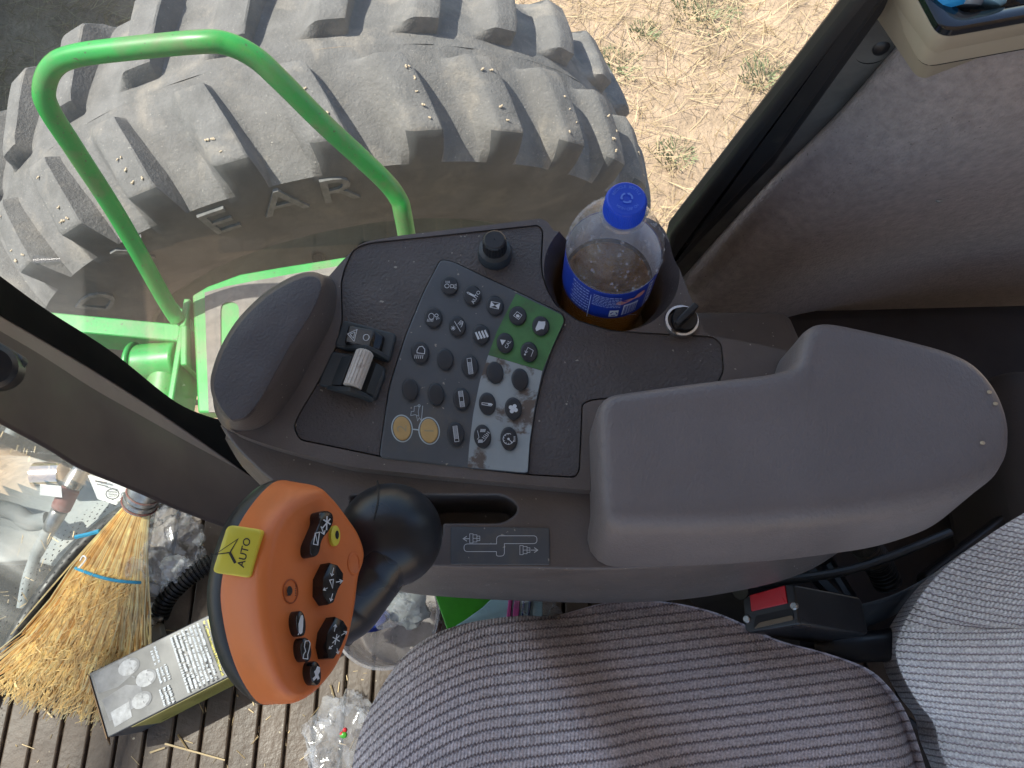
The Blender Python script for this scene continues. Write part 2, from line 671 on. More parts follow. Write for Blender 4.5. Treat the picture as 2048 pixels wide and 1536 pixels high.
M_cardw = pbr('card_dark_print', (.085, .083, .085), .42, .2, 18, rvar=.1, dirt=(.22, .22, .22), dcov=(.6, .8), dscale=20)
M_cardg = pbr('card_gold', (.42, .36, .095), .38, .12, 18, rvar=.08)
M_kraft = pbr('brown_card', (.32, .20, .11), .9, .1)
M_grey1 = pbr('print_grey', (.15, .15, .16), .45, .3, 60, rvar=.05)
M_grey2 = pbr('print_light_grey', (.32, .32, .33), .45, .5, 110, rvar=.05)
M_blue = pbr('blue_cap', (.012, .070, .62), .38, .05, rvar=.04)
M_bluep = pbr('blue_cap_print', (.12, .24, .80), .5, .03, rvar=0)
M_label = pbr('blue_label', (.013, .045, .36), .35, .1, 60, rvar=.05)
M_lprint = pbr('label_print', (.45, .55, .85), .45, .05, rvar=0)
M_lwhite = pbr('label_white', (.75, .78, .85), .45, .05, rvar=0)
M_pink = pbr('label_pink', (.62, .27, .25), .45, .15, 100, rvar=0)
M_cap = pbr('white_cap', (.72, .72, .71), .45, .05)
M_red = pbr('red_button', (.55, .022, .030), .35, .1, 40, dirt=(.45, .05, .05), dcov=(.55, .75), dscale=60)
M_beige = pbr('beige_plastic', (.42, .365, .275), .5, .06, 12, rvar=.05)
M_gloss = pbr('gloss_black', (.010, .011, .014), .10, .1, rvar=.04, coat=.5)
M_cyan = pbr('cyan_wrap', (.03, .36, .75), .4, .05)
M_tape = pbr('silver_tape', (.50, .50, .51), .4, .1, metal=.5)
M_paper = pbr('white_paper', (.74, .73, .71), .75, .07)
M_navy = pbr('navy_wrapper', (.010, .022, .16), .22, .1, rvar=.05)
M_pgreen = pbr('packet_green', (.06, .34, .03), .35, .1, 60)
M_plblue = pbr('packet_pale_blue', (.45, .68, .74), .35, .08, 60)
M_magenta = pbr('packet_magenta', (.62, .10, .33), .35, .1)
M_header = pbr('header_green', (.03, .16, .035), .5, .15)
M_sleeve = pbr('rust_red_sleeve', (.28, .115, .095), .6, .15, 40, dirt=(.4, .36, .32), dcov=(.5, .75), dscale=30)
M_hose = pbr('black_conduit', (.022, .022, .022), .5, .15, 60, dirt=(.11, .10, .085), dcov=(.55, .8), dscale=60)
M_glass = clear('dusty_glass', (.955, .975, .962), (.64, .62, .57), .03, .07, 1.45, 7, gloss=.16)
M_wind = clear('windshield_glass', (.955, .98, .965), (.58, .60, .56), .02, .11, 1.45, 9)
M_pet = clear('clear_bottle', (.95, .95, .955), (.75, .73, .77), .02, .15, 1.5, 60, .04, .4, 330)
M_liq = clear('amber_tea', (.97, .72, .20), (.90, .50, .06), .10, .18, 1.34, 20, .03)
M_film = clear('clear_film', (.96, .96, .965), (.80, .80, .82), .03, .22, 1.5, 40, .10, .4, 60)
M_tub = clear('clear_tub', (.90, .89, .89), (.72, .68, .66), .18, .45, 1.5, 20, .15, .4, 60)
M_drop = clear('water_drop', (.97, .97, .98), (.9, .9, .95), .03, .08, 1.5, 200, .05)
M_seat = cloth('seat_knit', (.57, .52, .535), (.215, .18, .19))
M_back_lit = cloth('backrest_knit_lit', (.84, .81, .85), (.42, .365, .40))  # seat knit made paler: sunlight on the backrest is in the colours

# ------------------------------------------------------------------ light
SUN = Vector((-.50, .10, .86)).normalized()
w = bpy.data.worlds.new('World')
sc.world = w
w.use_nodes = True
nt = w.node_tree
bg = nt.nodes['Background']
sky = nt.nodes.new('ShaderNodeTexSky')
sky.sky_type = 'NISHITA'
sky.sun_disc = False
sky.sun_elevation = math.asin(SUN.z)
sky.sun_rotation = math.atan2(SUN.x, SUN.y)
sky.air_density = 1.0
sky.dust_density = 1.5
nt.links.new(sky.outputs[0], bg.inputs[0])
bg.inputs[1].default_value = .15
sl = bpy.data.lights.new('sun', 'SUN')
sl.energy = 4.3
sl.angle = math.radians(.5)
sl.color = (1, .955, .88)
so = bpy.data.objects.new('sun', sl)
COL.objects.link(so)
so.rotation_euler = SUN.to_track_quat('Z', 'Y').to_euler()
so.location = (-6, -1, 8)
sc.view_settings.view_transform = 'Standard'
sc.view_settings.look = 'None'
sc.view_settings.exposure = .88
sc.view_settings.gamma = 1
sc.cycles.max_bounces = 10
sc.cycles.diffuse_bounces = 5
sc.cycles.transparent_max_bounces = 24
sc.cycles.use_denoising = True
sc.cycles.sample_clamp_indirect = 6

GZ = -2.22
# ------------------------------------------------------------------ ground, straw
mb = MB()
nx, ny = 90, 70
xs = [-4 + 8.5 * i / nx for i in range(nx + 1)]
ys = [1.2 + 6.5 * j / ny for j in range(ny + 1)]


def gh(x, y):
    return .035 * mnoise.noise((x * 1.1, y * 1.1, 0)) + .018 * mnoise.noise((x * 4, y * 4, 3))


vs = [(x, y, GZ + gh(x, y)) for y in ys for x in xs]
fs = [(j * (nx + 1) + i, j * (nx + 1) + i + 1, (j + 1) * (nx + 1) + i + 1, (j + 1) * (nx + 1) + i) for j in range(ny) for i in range(nx)]
mb.add(vs, fs)
B = 300
mb.add([(-B, -B, GZ - .06), (B, -B, GZ - .06), (B, B, GZ - .06), (-B, B, GZ - .06)], [(0, 1, 2, 3)])
g = mb.build('ground', M_soil, origin=(0, 0, GZ), fixn=False)
g['kind'] = 'structure'


def straw(mb, p, d, L, r, bend=0):
    d = d.normalized()
    a = d.orthogonal().normalized()
    b = d.cross(a)
    rings = []
    for k in range(3):
        t = k / 2
        c = p + d * L * t + Vector((b.x, b.y, 0)) * bend * L * (t - t * t) * 2
        rings.append([c + (a * math.cos(q) + b * math.sin(q)) * r * (1 - .3 * t) for q in (0, 2.09, 4.19)])
    mb.loft(rings, False, False)


rnd = random.Random(3)
m1, m2 = MB(), MB()
for i in range(17000):
    x, y = rnd.uniform(-3.8, 3.4), rnd.uniform(1.7, 6)
    cl = mnoise.noise((x * 1.3, y * 1.3, 9)) + .4 * mnoise.noise((x * 5, y * 5, 4))
    if cl < -.22 and rnd.random() < .8:
        continue
    a = rnd.gauss(.3, .9)
    d = Vector((math.cos(a), math.sin(a), rnd.uniform(-.05, .22)))
    L = rnd.uniform(.04, .22) * (1.6 if rnd.random() < .08 else 1)
    straw(m1 if rnd.random() < .55 else m2, Vector((x, y, GZ + gh(x, y) + rnd.uniform(.003, .03))), d, L, rnd.uniform(.0009, .0023), rnd.uniform(-.2, .2))
for i in range(2600):                      # standing stubble in rows
    x = rnd.uniform(-3.8, 3.4)
    y = round(rnd.uniform(1.7, 6) / .19) * .19 + rnd.gauss(0, .03)
    d = Vector((rnd.gauss(0, .3), rnd.gauss(0, .3), 1))
    straw(m2, Vector((x, y, GZ + gh(x, y) - .01)), d, rnd.uniform(.04, .15), rnd.uniform(.0015, .0028))
for nm, m, mt, lb in (('straw_litter', m1, M_straw, 'pale loose straw lying over the sandy field'), ('stubble', m2, M_stub, 'brown cut stubble and old straw in the field')):
    tag(m.build(nm, mt, origin=(0, 3, GZ), fixn=False), lb, 'straw', kind='stuff')

for k, (u, v, sz, lb) in enumerate(((1237, 135, 1.0, 'round grey green weed tuft on the sand right of the big tyre'),
                                    (1350, 310, .8, 'low green weed close beside the tyre and above the blue bottle cap'),
                                    (1410, 25, 1.6, 'green weed patch at the top edge of the photo'),
                                    (1530, 150, 1.1, 'yellow green weed beside the slanting black window seal'),
                                    (1290, 65, .6, 'small weed between straw above the grey green tuft'))):
    c = W(u, v, GZ)
    mb = MB()
    for i in range(int(230 * sz)):
        a = rnd.uniform(0, 2 * PI)
        rr = rnd.random() ** .7 * .13 * sz
        p = c + Vector((math.cos(a) * rr, math.sin(a) * rr, .0))
        t = Vector((math.cos(a) * .5 + rnd.gauss(0, .3), math.sin(a) * .5 + rnd.gauss(0, .3), .8)).normalized()
        L = rnd.uniform(.02, .07) * (1 - rr * 2)
        s_ = t.orthogonal().normalized() * rnd.uniform(.0012, .003)
        mb.add([p - s_, p + s_, p + t * L * .6 + s_ * .8 + Vector((0, 0, .01)), p + t * L], [(0, 1, 2, 3)])
    tag(mb.build('weed', M_weed, origin=c, fixn=False), lb, 'weed', 'weeds in the stubble')

# header out of the frame at the front, added for its shade on the field
hd = thing('added_shade_header', 'unseen wide green header added ahead to shade the field', 'header', (-3.6, 1.2, GZ))
mb = MB()
prof = [(-2.80, 1.9), (-2.90, 2.15), (-3.1, 2.15), (-3.2, .35), (-3.8, .20), (-4.6, .06), (-4.6, .03), (-3.7, .14), (-3.05, .30)]
mb.loft([[Vector((x, yy, GZ + z)) for x, z in prof] for yy in (-3.6, 6.4)])
mb.build('back_sheet', M_header, hd, bevel=.01)
for yy in (-3.6, 6.36):
    MB().prism([(-2.9, yy, GZ + 2.0), (-3.6, yy, GZ + 1.6), (-4.9, yy, GZ + .35), (-5.1, yy, GZ + .06), (-3.1, yy, GZ + .2)], (0, .06, 0)).build('end_divider', M_header, hd, bevel=.008)
mb = MB()
mb.tube([(-3.8, -3.5, GZ + .5), (-3.8, 6.3, GZ + .5)], .2, 20)
mb.build('auger', M_steel, hd)

# ------------------------------------------------------------------ big tyre
WC = Vector((-.52, 1.182, 1.2 - 2.347))
WM = Matrix.Translation(WC) @ Matrix.Rotation(.26, 4, 'Z') @ Matrix.Rotation(.15, 4, 'X')
PITCHES = 30
DT = 2 * PI / PITCHES
T0 = 1.055
YM = .225


def cyl(y, r, t):
    return WM @ Vector((-r * math.cos(t), y, r * math.sin(t)))


# rows: (lug y, lug r, groove y, groove r)
rows = [(-.040, .66, -.040, .66), (-.055, .72, -.055, .72), (-.059, .78, -.059, .78), (-.055, .85, -.055, .85), (-.048, .895, -.048, .895),
        (-.038, .935, -.036, .933), (-.028, .970, -.006, .950), (-.014, 1.005, .020, .957), (-.004, 1.027, .040, .963), (.004, 1.032, .050, .966),
        (.02, 1.035, .06, .969), (.05, 1.040, .08, .976), (.08, 1.044, .10, .982), (.11, 1.047, .125, .988),
        (.14, 1.050, .145, .993), (.163, 1.051, .165, .996), (.180, 1.046, .180, .998), (.190, 1.022, .188, .999), (.195, 1.000, .192, 1.000), (.225, 1.003, .225, 1.003)]
cols = [(-.47, 0), (-.42, .03), (-.36, .12), (-.29, .36), (-.215, .74), (-.165, .95), (-.125, 1), (-.05, 1), (.05, 1), (.118, 1), (.135, .95), (.175, .12), (.21, .02), (.26, 0), (.34, 0), (.43, 0)]


def lug_shift(y):
    t = max(0, (y + .02)) / .36
    return -.36 * (t * .72 + .28 * t * t) * DT * .36 / .215


wheel = thing('farm_tyre', 'huge dusty black tyre with chevron lugs outside the side window', 'wheel', WC)
mb = MB()
for side in (0, 1):
    vs, fs = [], []
    nc = len(cols) * PITCHES
    for ri_, (ly, lr, gy, gr) in enumerate(rows):
        for k in range(PITCHES):
            for (c, wgt) in cols:
                # lug gets broader towards the shoulder
                f = min(1, max(0, (gr - .86) / .08))
                wg = wgt
                y = gy + (ly - gy) * wg
                r = gr + (lr - gr) * wg * (.80 if ri_ > 8 else .80 + .06 * (8 - ri_) / 8)
                cc = c
                if abs(c) < .3:
                    cc = c * (1.12 - .22 * max(0, y) / .34)
                if 0.24 < c or c < -.24:
                    pass
                t = T0 + DT * (k + cc - .0) + lug_shift(ly * .5 + gy * .5) * (1 if side == 0 else 1)
                if side:
                    y = 2 * YM - y
                    t += DT * .5
                r += .004 * mnoise.noise((y * 14, t * 9, side)) * wg
                vs.append(cyl(y, r, t))
    n = nc
    for i in range(len(rows) - 1):
        for j in range(n):
            j2 = (j + 1) % n
            fs.append((i * n + j, i * n + j2, (i + 1) * n + j2, (i + 1) * n + j))
    mb.add(vs, fs)
tyre = mb.build('tyre', M_rubber, wheel, ang=34)
tyre.data.materials.append(M_sideshade)
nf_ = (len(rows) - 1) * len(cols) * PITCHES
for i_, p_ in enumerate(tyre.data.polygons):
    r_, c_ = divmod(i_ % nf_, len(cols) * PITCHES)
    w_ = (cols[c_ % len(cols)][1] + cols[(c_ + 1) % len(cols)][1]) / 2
    if r_ <= 4 or (r_ <= 7 and w_ > .55):  # lug end faces get the shaded sidewall colour too
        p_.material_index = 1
mb = MB()
ringp = [(-.040, .66), (-.03, .64), (.02, .63), (.06, .60), (.10, .50), (.12, .30), (.08, .22), (.08, .02)]
mb.loft([[cyl(y, r, 2 * PI * k / 60) for k in range(60)] for y, r in ringp], False, True)
mb.build('rim', M_rim, wheel)
mb = MB()
mb.loft([[cyl(y, .18, 2 * PI * k / 24) for k in range(24)] for y in (-.02, .10)])
for k in range(10):
    a = 2 * PI * k / 10
    mb.loft([[cyl(y, .24 + .018 * math.cos(q * PI / 3), a + .018 / .24 * math.sin(q * PI / 3)) for q in range(6)] for y in (.05, .09)])
mb.build('hub', M_rim, wheel)
# raised sidewall lettering, letter feet towards the hub
WN = (WM.to_3x3() @ Vector((0, -1, 0)))
letters = (('D', 200, 606), ('Y', 283, 508), ('E', 440, 448), ('A', 566, 408), ('R', 678, 384))
WI = WM.inverted()


def side_y(r):
    P = [(a[1], a[0]) for a in rows]
    for i in range(len(P) - 1):
        if P[i][0] <= r <= P[i + 1][0]:
            t = (r - P[i][0]) / (P[i + 1][0] - P[i][0])
            return P[i][1] + (P[i + 1][1] - P[i][1]) * t
    return -.06


for ch, u, v in letters:
    r0 = .85
    for _ in range(6):
        o_ = WM @ Vector((0, side_y(r0) - .006, 0))
        p = WI @ WP(u, v, o_, WN)
        r0 = math.hypot(p.x, p.z)
    t0 = math.atan2(p.z, -p.x)
    vs_, fs_ = textmesh(ch, .0)
    H = .112
    mb = MB()

    def lm(x, y, h):
        r = r0 + y * H
        return cyl(side_y(r) - h, r, t0 + x * H * 1.45 / r0)
    n_ = len(vs_)
    mb.add([lm(x, y, .006) for x, y in vs_], fs_)
    # skirts along boundary edges
    ec = {}
    for f in fs_:
        for i in range(len(f)):
            e = (f[i], f[(i + 1) % len(f)])
            ec[tuple(sorted(e))] = ec.get(tuple(sorted(e)), 0) + 1
    for (a, b), c in ec.items():
        if c == 1:
            mb.add([lm(*vs_[a], .0061), lm(*vs_[b], .0061), lm(*vs_[b], -.003), lm(*vs_[a], -.003)], [(0, 1, 2, 3)])
    mb.build('letter', M_letter, wheel, ang=20)

# loose grain on the lugs
kme = None
for i in range(52):
    k = rnd.randrange(0, 11) - 2
    ri = rnd.choice([11, 12, 13, 14, 10, 10, 11])
    ly, lr = rows[ri][0], rows[ri][1]
    t = T0 + DT * (k + rnd.uniform(-.12, .10)) + lug_shift(ly * .5 + rows[ri][2] * .5)
    if math.sin(t) < .2:
        continue
    p = cyl(ly, rows[ri][3] + (lr - rows[ri][3]) * .80 + .001, t)
    if kme is None:
        mb = MB()
        mb.sphere((0, 0, .003), .0048, 8, (1.25, .9, .8))
        mb.sphere((.006, .004, .003), .004, 8, (1.1, .9, .8))
        k0 = mb.build('grain_kernel', M_kern, origin=(0, 0, 0))
        tag(k0, 'tiny tan grain kernel lying on a lug of the big tyre', 'grain', 'grain kernels scattered on the tyre lugs')
        kme = k0
        o = k0
    else:
        o = kme.copy()
        COL.objects.link(o)
    o.location = p
    o.rotation_euler = (0, 0, rnd.uniform(0, 6))
    s_ = rnd.uniform(.38, .72)
    o.scale = (s_, s_, s_)

# ------------------------------------------------------------------ platform outside the window
PZ = -.10
pl = thing('service_platform', 'green steel platform with grey grip tape below the handrail', 'platform', W(520, 680, PZ - .2))


def PP(pts, z):
    return [W(u, v, z) for u, v in pts]


def PO(pts, z):                      # same, but kept on the outer side of the glass
    out = []
    for p in PP(pts, z):
        p.y = max(p.y, .432)
        out.append(p)
    return out


deck = [(384, 590), (415, 572), (480, 548), (560, 534), (700, 512), (1000, 480), (1000, 900), (384, 900)]
MB().prism(PO(deck, PZ), (0, 0, -.035)).build('deck', M_green, pl, bevel=.004)
tape = [(409, 585), (450, 573), (560, 552), (700, 528), (960, 492), (960, 880), (409, 880)]
tp = MB().prism(PO(tape, PZ + .002), (0, 0, -.004)).build('grip_tape', M_grip, pl)
cuts = []
for i in range(5):
    x0 = 438 + i * 72
    y0, y1 = 600 - i * 9, 720
    sl_ = rpoly([(x0, y0), (x0 + 37, y0), (x0 + 37, y1), (x0, y1)], 18, 6)
    cuts.append(MB().prism(PP(sl_, PZ + .01), (0, 0, -.03)))
cut(tp, cuts)
for x in (384,):
    a, b = W(384, 590, PZ), W(384, 900, PZ)
    b.y = max(b.y, .432)
    MB().box((a.x - .012, b.y, PZ - .09), (a.x, a.y - .01, PZ + .006)).build('edge_flange', M_green, pl, bevel=.003)
# hinge boss and tube
hc = W(330, 725, PZ - .05)
mb = MB()
mb.tube([hc + Vector((-.055, 0, -.01)), hc + Vector((.030, .004, .0))], .038, 28)
mb.build('pivot_boss', M_green, pl, bevel=.006)
mb = MB()
mb.tube([Vector((hc.x + .004, .436, hc.z - .02)), hc + Vector((.004, -.02, -.015))], .037, 28)
mb.build('post_tube', M_green, pl, bevel=.005)
mb = MB()
mb.tube([hc + Vector((-.058, 0, -.01)), hc + Vector((-.068, 0, -.01))], .043, 28)
mb.build('end_washer', M_green, pl, bevel=.004)
mb = MB()
mb.tube([hc + Vector((-.07, -.03, -.01)), hc + Vector((-.09, -.03, -.01))], .012, 6)
mb.build('bolt', M_steel, pl, bevel=.002)
MB().prism(PP([(360, 650), (374, 650), (374, 730), (360, 730)], PZ + .012), (0, 0, -.09)).build('lug_plate', M_green, pl, bevel=.003)
# channel arm running forward
a0, a1 = W(120, 640, PZ - .03), W(375, 660, PZ - .03)
mb = MB()
mb.add([a0, a1, a1 + Vector((0, -.018, 0)), a0 + Vector((0, -.018, 0))], [(0, 1, 2, 3)])
mb = MB()
mb.prism([a0 + Vector((-.25, .03, 0)), a1, a1 + Vector((0, -.012, 0)), a0 + Vector((-.25, .018, 0))], (0, 0, -.115))
mb.build('channel_web', M_green, pl, bevel=.003)
mb = MB()
mb.prism([a0 + Vector((-.25, .035, .0)), a1 + Vector((0, .006, 0)), a1 + Vector((0, -.03, 0)), a0 + Vector((-.25, 0, 0))], (0, 0, .012))
mb.build('channel_flange', M_green, pl, bevel=.003)

# handrail
rl = thing('handrail', 'bent green tube handrail outside the window in front of the big tyre', 'handrail', W(352, 628, PZ))
pa = [(356, 640, 1.43), (330, 600, 1.40), (240, 440, 1.26), (150, 300, 1.13), (100, 222, 1.065), (88, 180, 1.04), (105, 135, 1.02), (150, 112, 1.01),
      (260, 97, .995), (400, 84, .985), (455, 88, .99), (510, 115, 1.005), (560, 160, 1.03), (650, 250, 1.09), (760, 352, 1.17), (795, 395, 1.20), (806, 430, 1.22), (825, 540, 1.30)]
P3 = [WD(u, v, d) for u, v, d in pa]
mb = MB()
mb.tube(catmull(P3, 8), .0145, 20)
mb.build('rail_tube', M_green, rl)
mb = MB()
c = W(350, 625, PZ)
MB().prism(PP([(310, 575), (322, 572), (385, 640), (388, 665), (365, 660), (345, 640)], PZ - .01), (0, 0, -.012)).build('mounting_plate', M_green, rl, bevel=.002)
for (u, v) in ((340, 612), (356, 636)):
    c = W(u, v, PZ - .012)
    mb = MB()
    mb.tube([c, c + Vector((0, 0, .018))], .011, 6)
    mb.tube([c + Vector((0, 0, .018)), c + Vector((0, 0, .032))], .006, 10)
    mb.build('bolt', M_steel, rl, bevel=.0015)

# ------------------------------------------------------------------ cab
cab = thing('tractor_cab', 'brown trimmed tractor cab with corner pillar, glass and grey felt side wall', 'cab', (0, 0, -.02))
GY = .42
# side glass
gp = [(-.60, .36, -.25), (-.30, GY, -.25), (.34, GY, -.25), (.34, GY, 1.7), (-.30, GY, 1.7), (-.60, .35, 1.7)]
mb = MB()
th = .005
path = catmull([(-.60, .398, 0), (-.44, .406, 0), (-.30, .413, 0), (-.15, GY, 0), (0, GY, 0)], 6)
ring0 = [Vector((p.x, p.y, -.22)) for p in path]
ring1 = [Vector((p.x + max(0, p.x + .30) / .30 * .46, p.y, 1.7)) for p in path]
mb.loft([ring0, ring1], False, False, closed=False)
glass = mb.build('side_window', M_glass, cab, fixn=False)
m = glass.modifiers.new('thick', 'SOLIDIFY')
m.thickness = .004
m.offset = 0
# rear seal, dusty strip, felt wall
def ribbon(pa_, pb_, y, thick, name, mat, bev=.004):
    a = [WY(u, v, y) for u, v in pa_]
    b = [WY(u, v, y) for u, v in pb_]
    mb_ = MB()
    q = a + b[::-1]
    mb_.loft([[p + Vector((0, -thick, 0)) for p in q], q])
    return mb_.build(name, mat, cab, bevel=bev)


ribbon([(1318, 520), (1336, 438), (1502, 219), (1669, 0), (1780, -146)], [(1330, 560), (1345, 498), (1548, 272), (1717, 20), (1830, -140)], GY - .004, .020, 'window_seal', M_seal, .007)
ribbon([(1330, 560), (1350, 493), (1548, 268), (1719, 14), (1830, -150)], [(1330, 590), (1350, 520), (1545, 312), (1748, 24), (1860, -150)], GY + .0, .010, 'seal_lip', M_seal, .003)
ribbon([(1320, 600), (1338, 520), (1534, 318), (1735, 30), (1860, -150)], [(1330, 620), (1365, 562), (1530, 388), (1674, 240), (1885, 0)], GY + .012, .010, 'jamb_strip', M_strip, .002)
rowsf = [[(1350, 575, .425), (1368, 548, .425), (1521, 378, .425), (1667, 232, .425), (1780, 104, .425), (1930, -70, .425)],
         [(1358, 585, .408), (1382, 560, .408), (1535, 392, .408), (1683, 246, .408), (1800, 116, .408), (1950, -50, .408)],
         [(1380, 620, .395), (1420, 590, .395), (1600, 430, .392), (1765, 300, .388), (1900, 190, .386), (2080, 40, .386)],
         [(1395, 650, .395), (1450, 620, .395), (1640, 480, .388), (1820, 370, .384), (1985, 290, .382), (2180, 180, .382)],
         [(1400, 670, .40), (1470, 650, .40), (1670, 540, .408), (1850, 455, .414), (2030, 410, .418), (2230, 340, .418)],
         [(1405, 690, .43), (1480, 690, .43), (1690, 640, .47), (1860, 620, .50), (2060, 610, .51), (2260, 600, .51)],
         [(1405, 760, .43), (1480, 760, .43), (1690, 740, .50), (1860, 730, .53), (2060, 720, .54), (2260, 720, .54)]]
G3 = [[WY(*p) for p in r] for r in rowsf]
# interpolate with catmull both ways
G3 = [catmull(r, 8) for r in G3]
G3 = list(map(list, zip(*[catmull(c_, 8) for c_ in zip(*G3)])))
mb = MB()
mb.loft(G3, False, False, closed=False)
mb.build('felt_wall', M_felt, cab, fixn=False)
# little button on the felt
c = WY(1878, 402, .383)
mb = MB()
mb.sphere(c, .0022, 12, (1.4, .6, .8))
mb.build('felt_clip', M_steel, cab)
# hook by the jamb
c = WY(1752, 92, GY + .004)
mb = MB()
mb.lathe([(.0, -.012), (.010, -.012), (.013, -.009), (.015, .0)], c, (0, -1, .2), 24)
mb.lathe([(.0055, .0), (.006, .003), (.004, .004), (.0001, .004)], c + Vector((.003, -.0, 0)), (0, -1, .2), 20)
mb.build('striker_knob', M_black, cab)
# front corner pillar with black seal; its edge is coloured as lit
def vband(pts, name, mat, thick, bev):
    """pts: list of (u,v,z) quads -> prism pushed outward"""
    P = [W(u, v, z) for u, v, z in pts]
    mb_ = MB()
    mb_.loft([P, [p + thick for p in P]])
    return mb_.build(name, mat, cab, bevel=bev)


out_ = Vector((-.05, .06, 0))
def pz_(u):
    return .52 * (1 - u / 560)


b_glass = [(-200, 425), (0, 564), (98, 634), (228, 716), (326, 794), (368, 823), (407, 840), (453, 853), (520, 862)]
b_tan = [(-200, 503), (0, 621), (98, 677), (195, 735), (293, 797), (375, 853), (453, 908), (520, 955), (620, 1010)]
b_brown = [(-200, 545), (0, 667), (98, 726), (195, 788), (293, 843), (391, 898), (521, 967), (640, 1025)]
b_low = [(-200, 745), (0, 856), (98, 908), (163, 947), (260, 986), (358, 1028), (450, 1062), (600, 1120)]


def pstrip(up_, lo_, name, mat, thick, bev, dz=0, grow=0):
    A1 = resamp(catmull([W(u, v, pz_(u) + dz) for u, v in up_], 6), 48)
    A2 = resamp(catmull([W(u, v + grow, pz_(u) + dz) for u, v in lo_], 6), 48)
    for A_l in (A1, A2):
        dv = A_l[0] - A_l[8]
        A_l.insert(0, A_l[0] + dv * ((1.73 - A_l[0].z) / dv.z))
    mb_ = MB()
    mb_.loft([[p, p.lerp(q, .5), q, q + thick, p + thick] for p, q in zip(A1, A2)])
    return mb_.build(name, mat, cab, bevel=bev)


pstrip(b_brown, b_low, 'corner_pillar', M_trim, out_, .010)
pstrip(b_tan, b_brown, 'pillar_edge', M_trimlit, out_ * .8, .006, -.006, 4)
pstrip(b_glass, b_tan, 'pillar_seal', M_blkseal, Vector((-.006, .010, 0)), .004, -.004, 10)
# black round vent and bracket on the pillar at the left edge of the photo
o_ = W(-10, 735, .56)
mb = MB()
mb.lathe([(.0001, .012), (.016, .012), (.020, .008), (.020, -.02)], o_, (.35, -.25, .9), 28)
mb.build('pillar_vent', M_black, cab)
mb = MB()
mb.prism(PP([(-60, 668), (-20, 672), (40, 708), (46, 716), (30, 735), (24, 724), (-60, 690)], .552), (0, 0, -.012))
mb.build('vent_bracket', M_bezel, cab, bevel=.003)
# windshield: floor line sweeps round to the pillar
fl = [(-60, 1480), (10, 1310), (60, 1225), (110, 1155), (170, 1085), (240, 1030), (310, 1000), (420, 985)]
F3 = catmull([Vector((-.80, -1.05, 0)), Vector((-.80, -.6, 0)), Vector((-.79, -.25, 0))] + [W(u, v, .0) for u, v in fl], 6)
mb = MB()
mb.loft([[p + Vector((0, 0, .01)) for p in F3], [p + Vector((-.10, .03, 1.68)) for p in F3]], False, False, closed=False)
ws = mb.build('windshield', M_wind, cab, fixn=False)
m = ws.modifiers.new('thick', 'SOLIDIFY'); m.thickness = .004; m.offset = 0
mb = MB()
mb.tube([p + Vector((.006, -.002, .008)) for p in F3], .013, 12)
mb.build('windshield_seal', M_hose, cab)
# dotted ceramic band at the foot of the windshield
mb = MB()
Fd = resamp(F3, 90)
for i in range(89):
    a = Fd[i] + Vector((-.005, .004, 0))
    for j in range(6):
        z = .035 + j * .0075
        rr = .0019 * (1 - j * .1)
        c = a.lerp(Fd[i + 1] + Vector((-.005, .004, 0)), .5 * (j % 2)) + Vector((.0035, -.002, z))
        e = (Fd[i + 1] - Fd[i]).normalized()
        mb.add([c + e * rr * math.cos(q * PI / 3) + Vector((0, 0, rr * math.sin(q * PI / 3))) for q in range(6)], [(0, 1, 2, 3, 4, 5)])
mb.build('dot_band', M_seal, cab, fixn=False)
# roof, rear wall and the dark liner behind the armrest
MB().box((-1.08, -.95, 1.74), (1.05, .80, 1.82)).build('roof', M_head, cab, bevel=.02)
MB().box((.95, -.9, -.02), (1.0, .42, 1.74)).build('rear_wall', M_felt, cab, bevel=.01)
mb = MB()
mb.prism([(.22, .44, .30), (.26, .10, .30), (.40, .02, .30), (.94, .02, .30), (.94, .46, .30)], (0, 0, -.31))
mb.build('rear_liner', M_shelf, cab, bevel=.02)
mb = MB()
mb.box((.50, .02, .30), (.94, .30, .46))
mb.build('liner_hump', M_shelf, cab, bevel=.03)
mb = MB()
mb.prism([W(1985, 940, .40), W(2060, 900, .40), W(2080, 1000, .40), W(2010, 1000, .40)], (0, 0, .02))
mb.build('liner_bracket', M_black, cab, bevel=.004)

# floor mat with slats
def sill_y(x):
    if x > F3[-1].x:
        return .385
    ok = [p.y for p in F3 if p.x <= x and p.y > -.3]
    return max(ok) - .004 if ok else -2


mb = MB()
x = -1.0
while x < .9:
    # bars run across the cab
    ym = sill_y(x + .005)
    if ym > -1.0:
        mb.box((x, -1.1, -.02), (x + .0362, ym, .0))
    x += .040
# trim to the windshield line by leaving outside bars below the sill
fm = mb.build('floor', M_floor, origin=(0, 0, 0), bevel=.0025, bseg=2)
fm['kind'] = 'structure'
sub = [(-.0 + F3[0].x, -1.1, -.012)] + [(p.x + .006, p.y - .004, -.012) for p in F3] + [(.95, .385, -.012), (.95, -1.1, -.012)]
o = MB().prism(sub, (0, 0, -.03)).build('subfloor', pbr('floor_dirt', (.10, .06, .035), .9, .4, 30, .6, 200, .003, dirt=(.42, .33, .2), dcov=(.5, .65), dscale=60), origin=(0, 0, 0))
o['kind'] = 'structure'
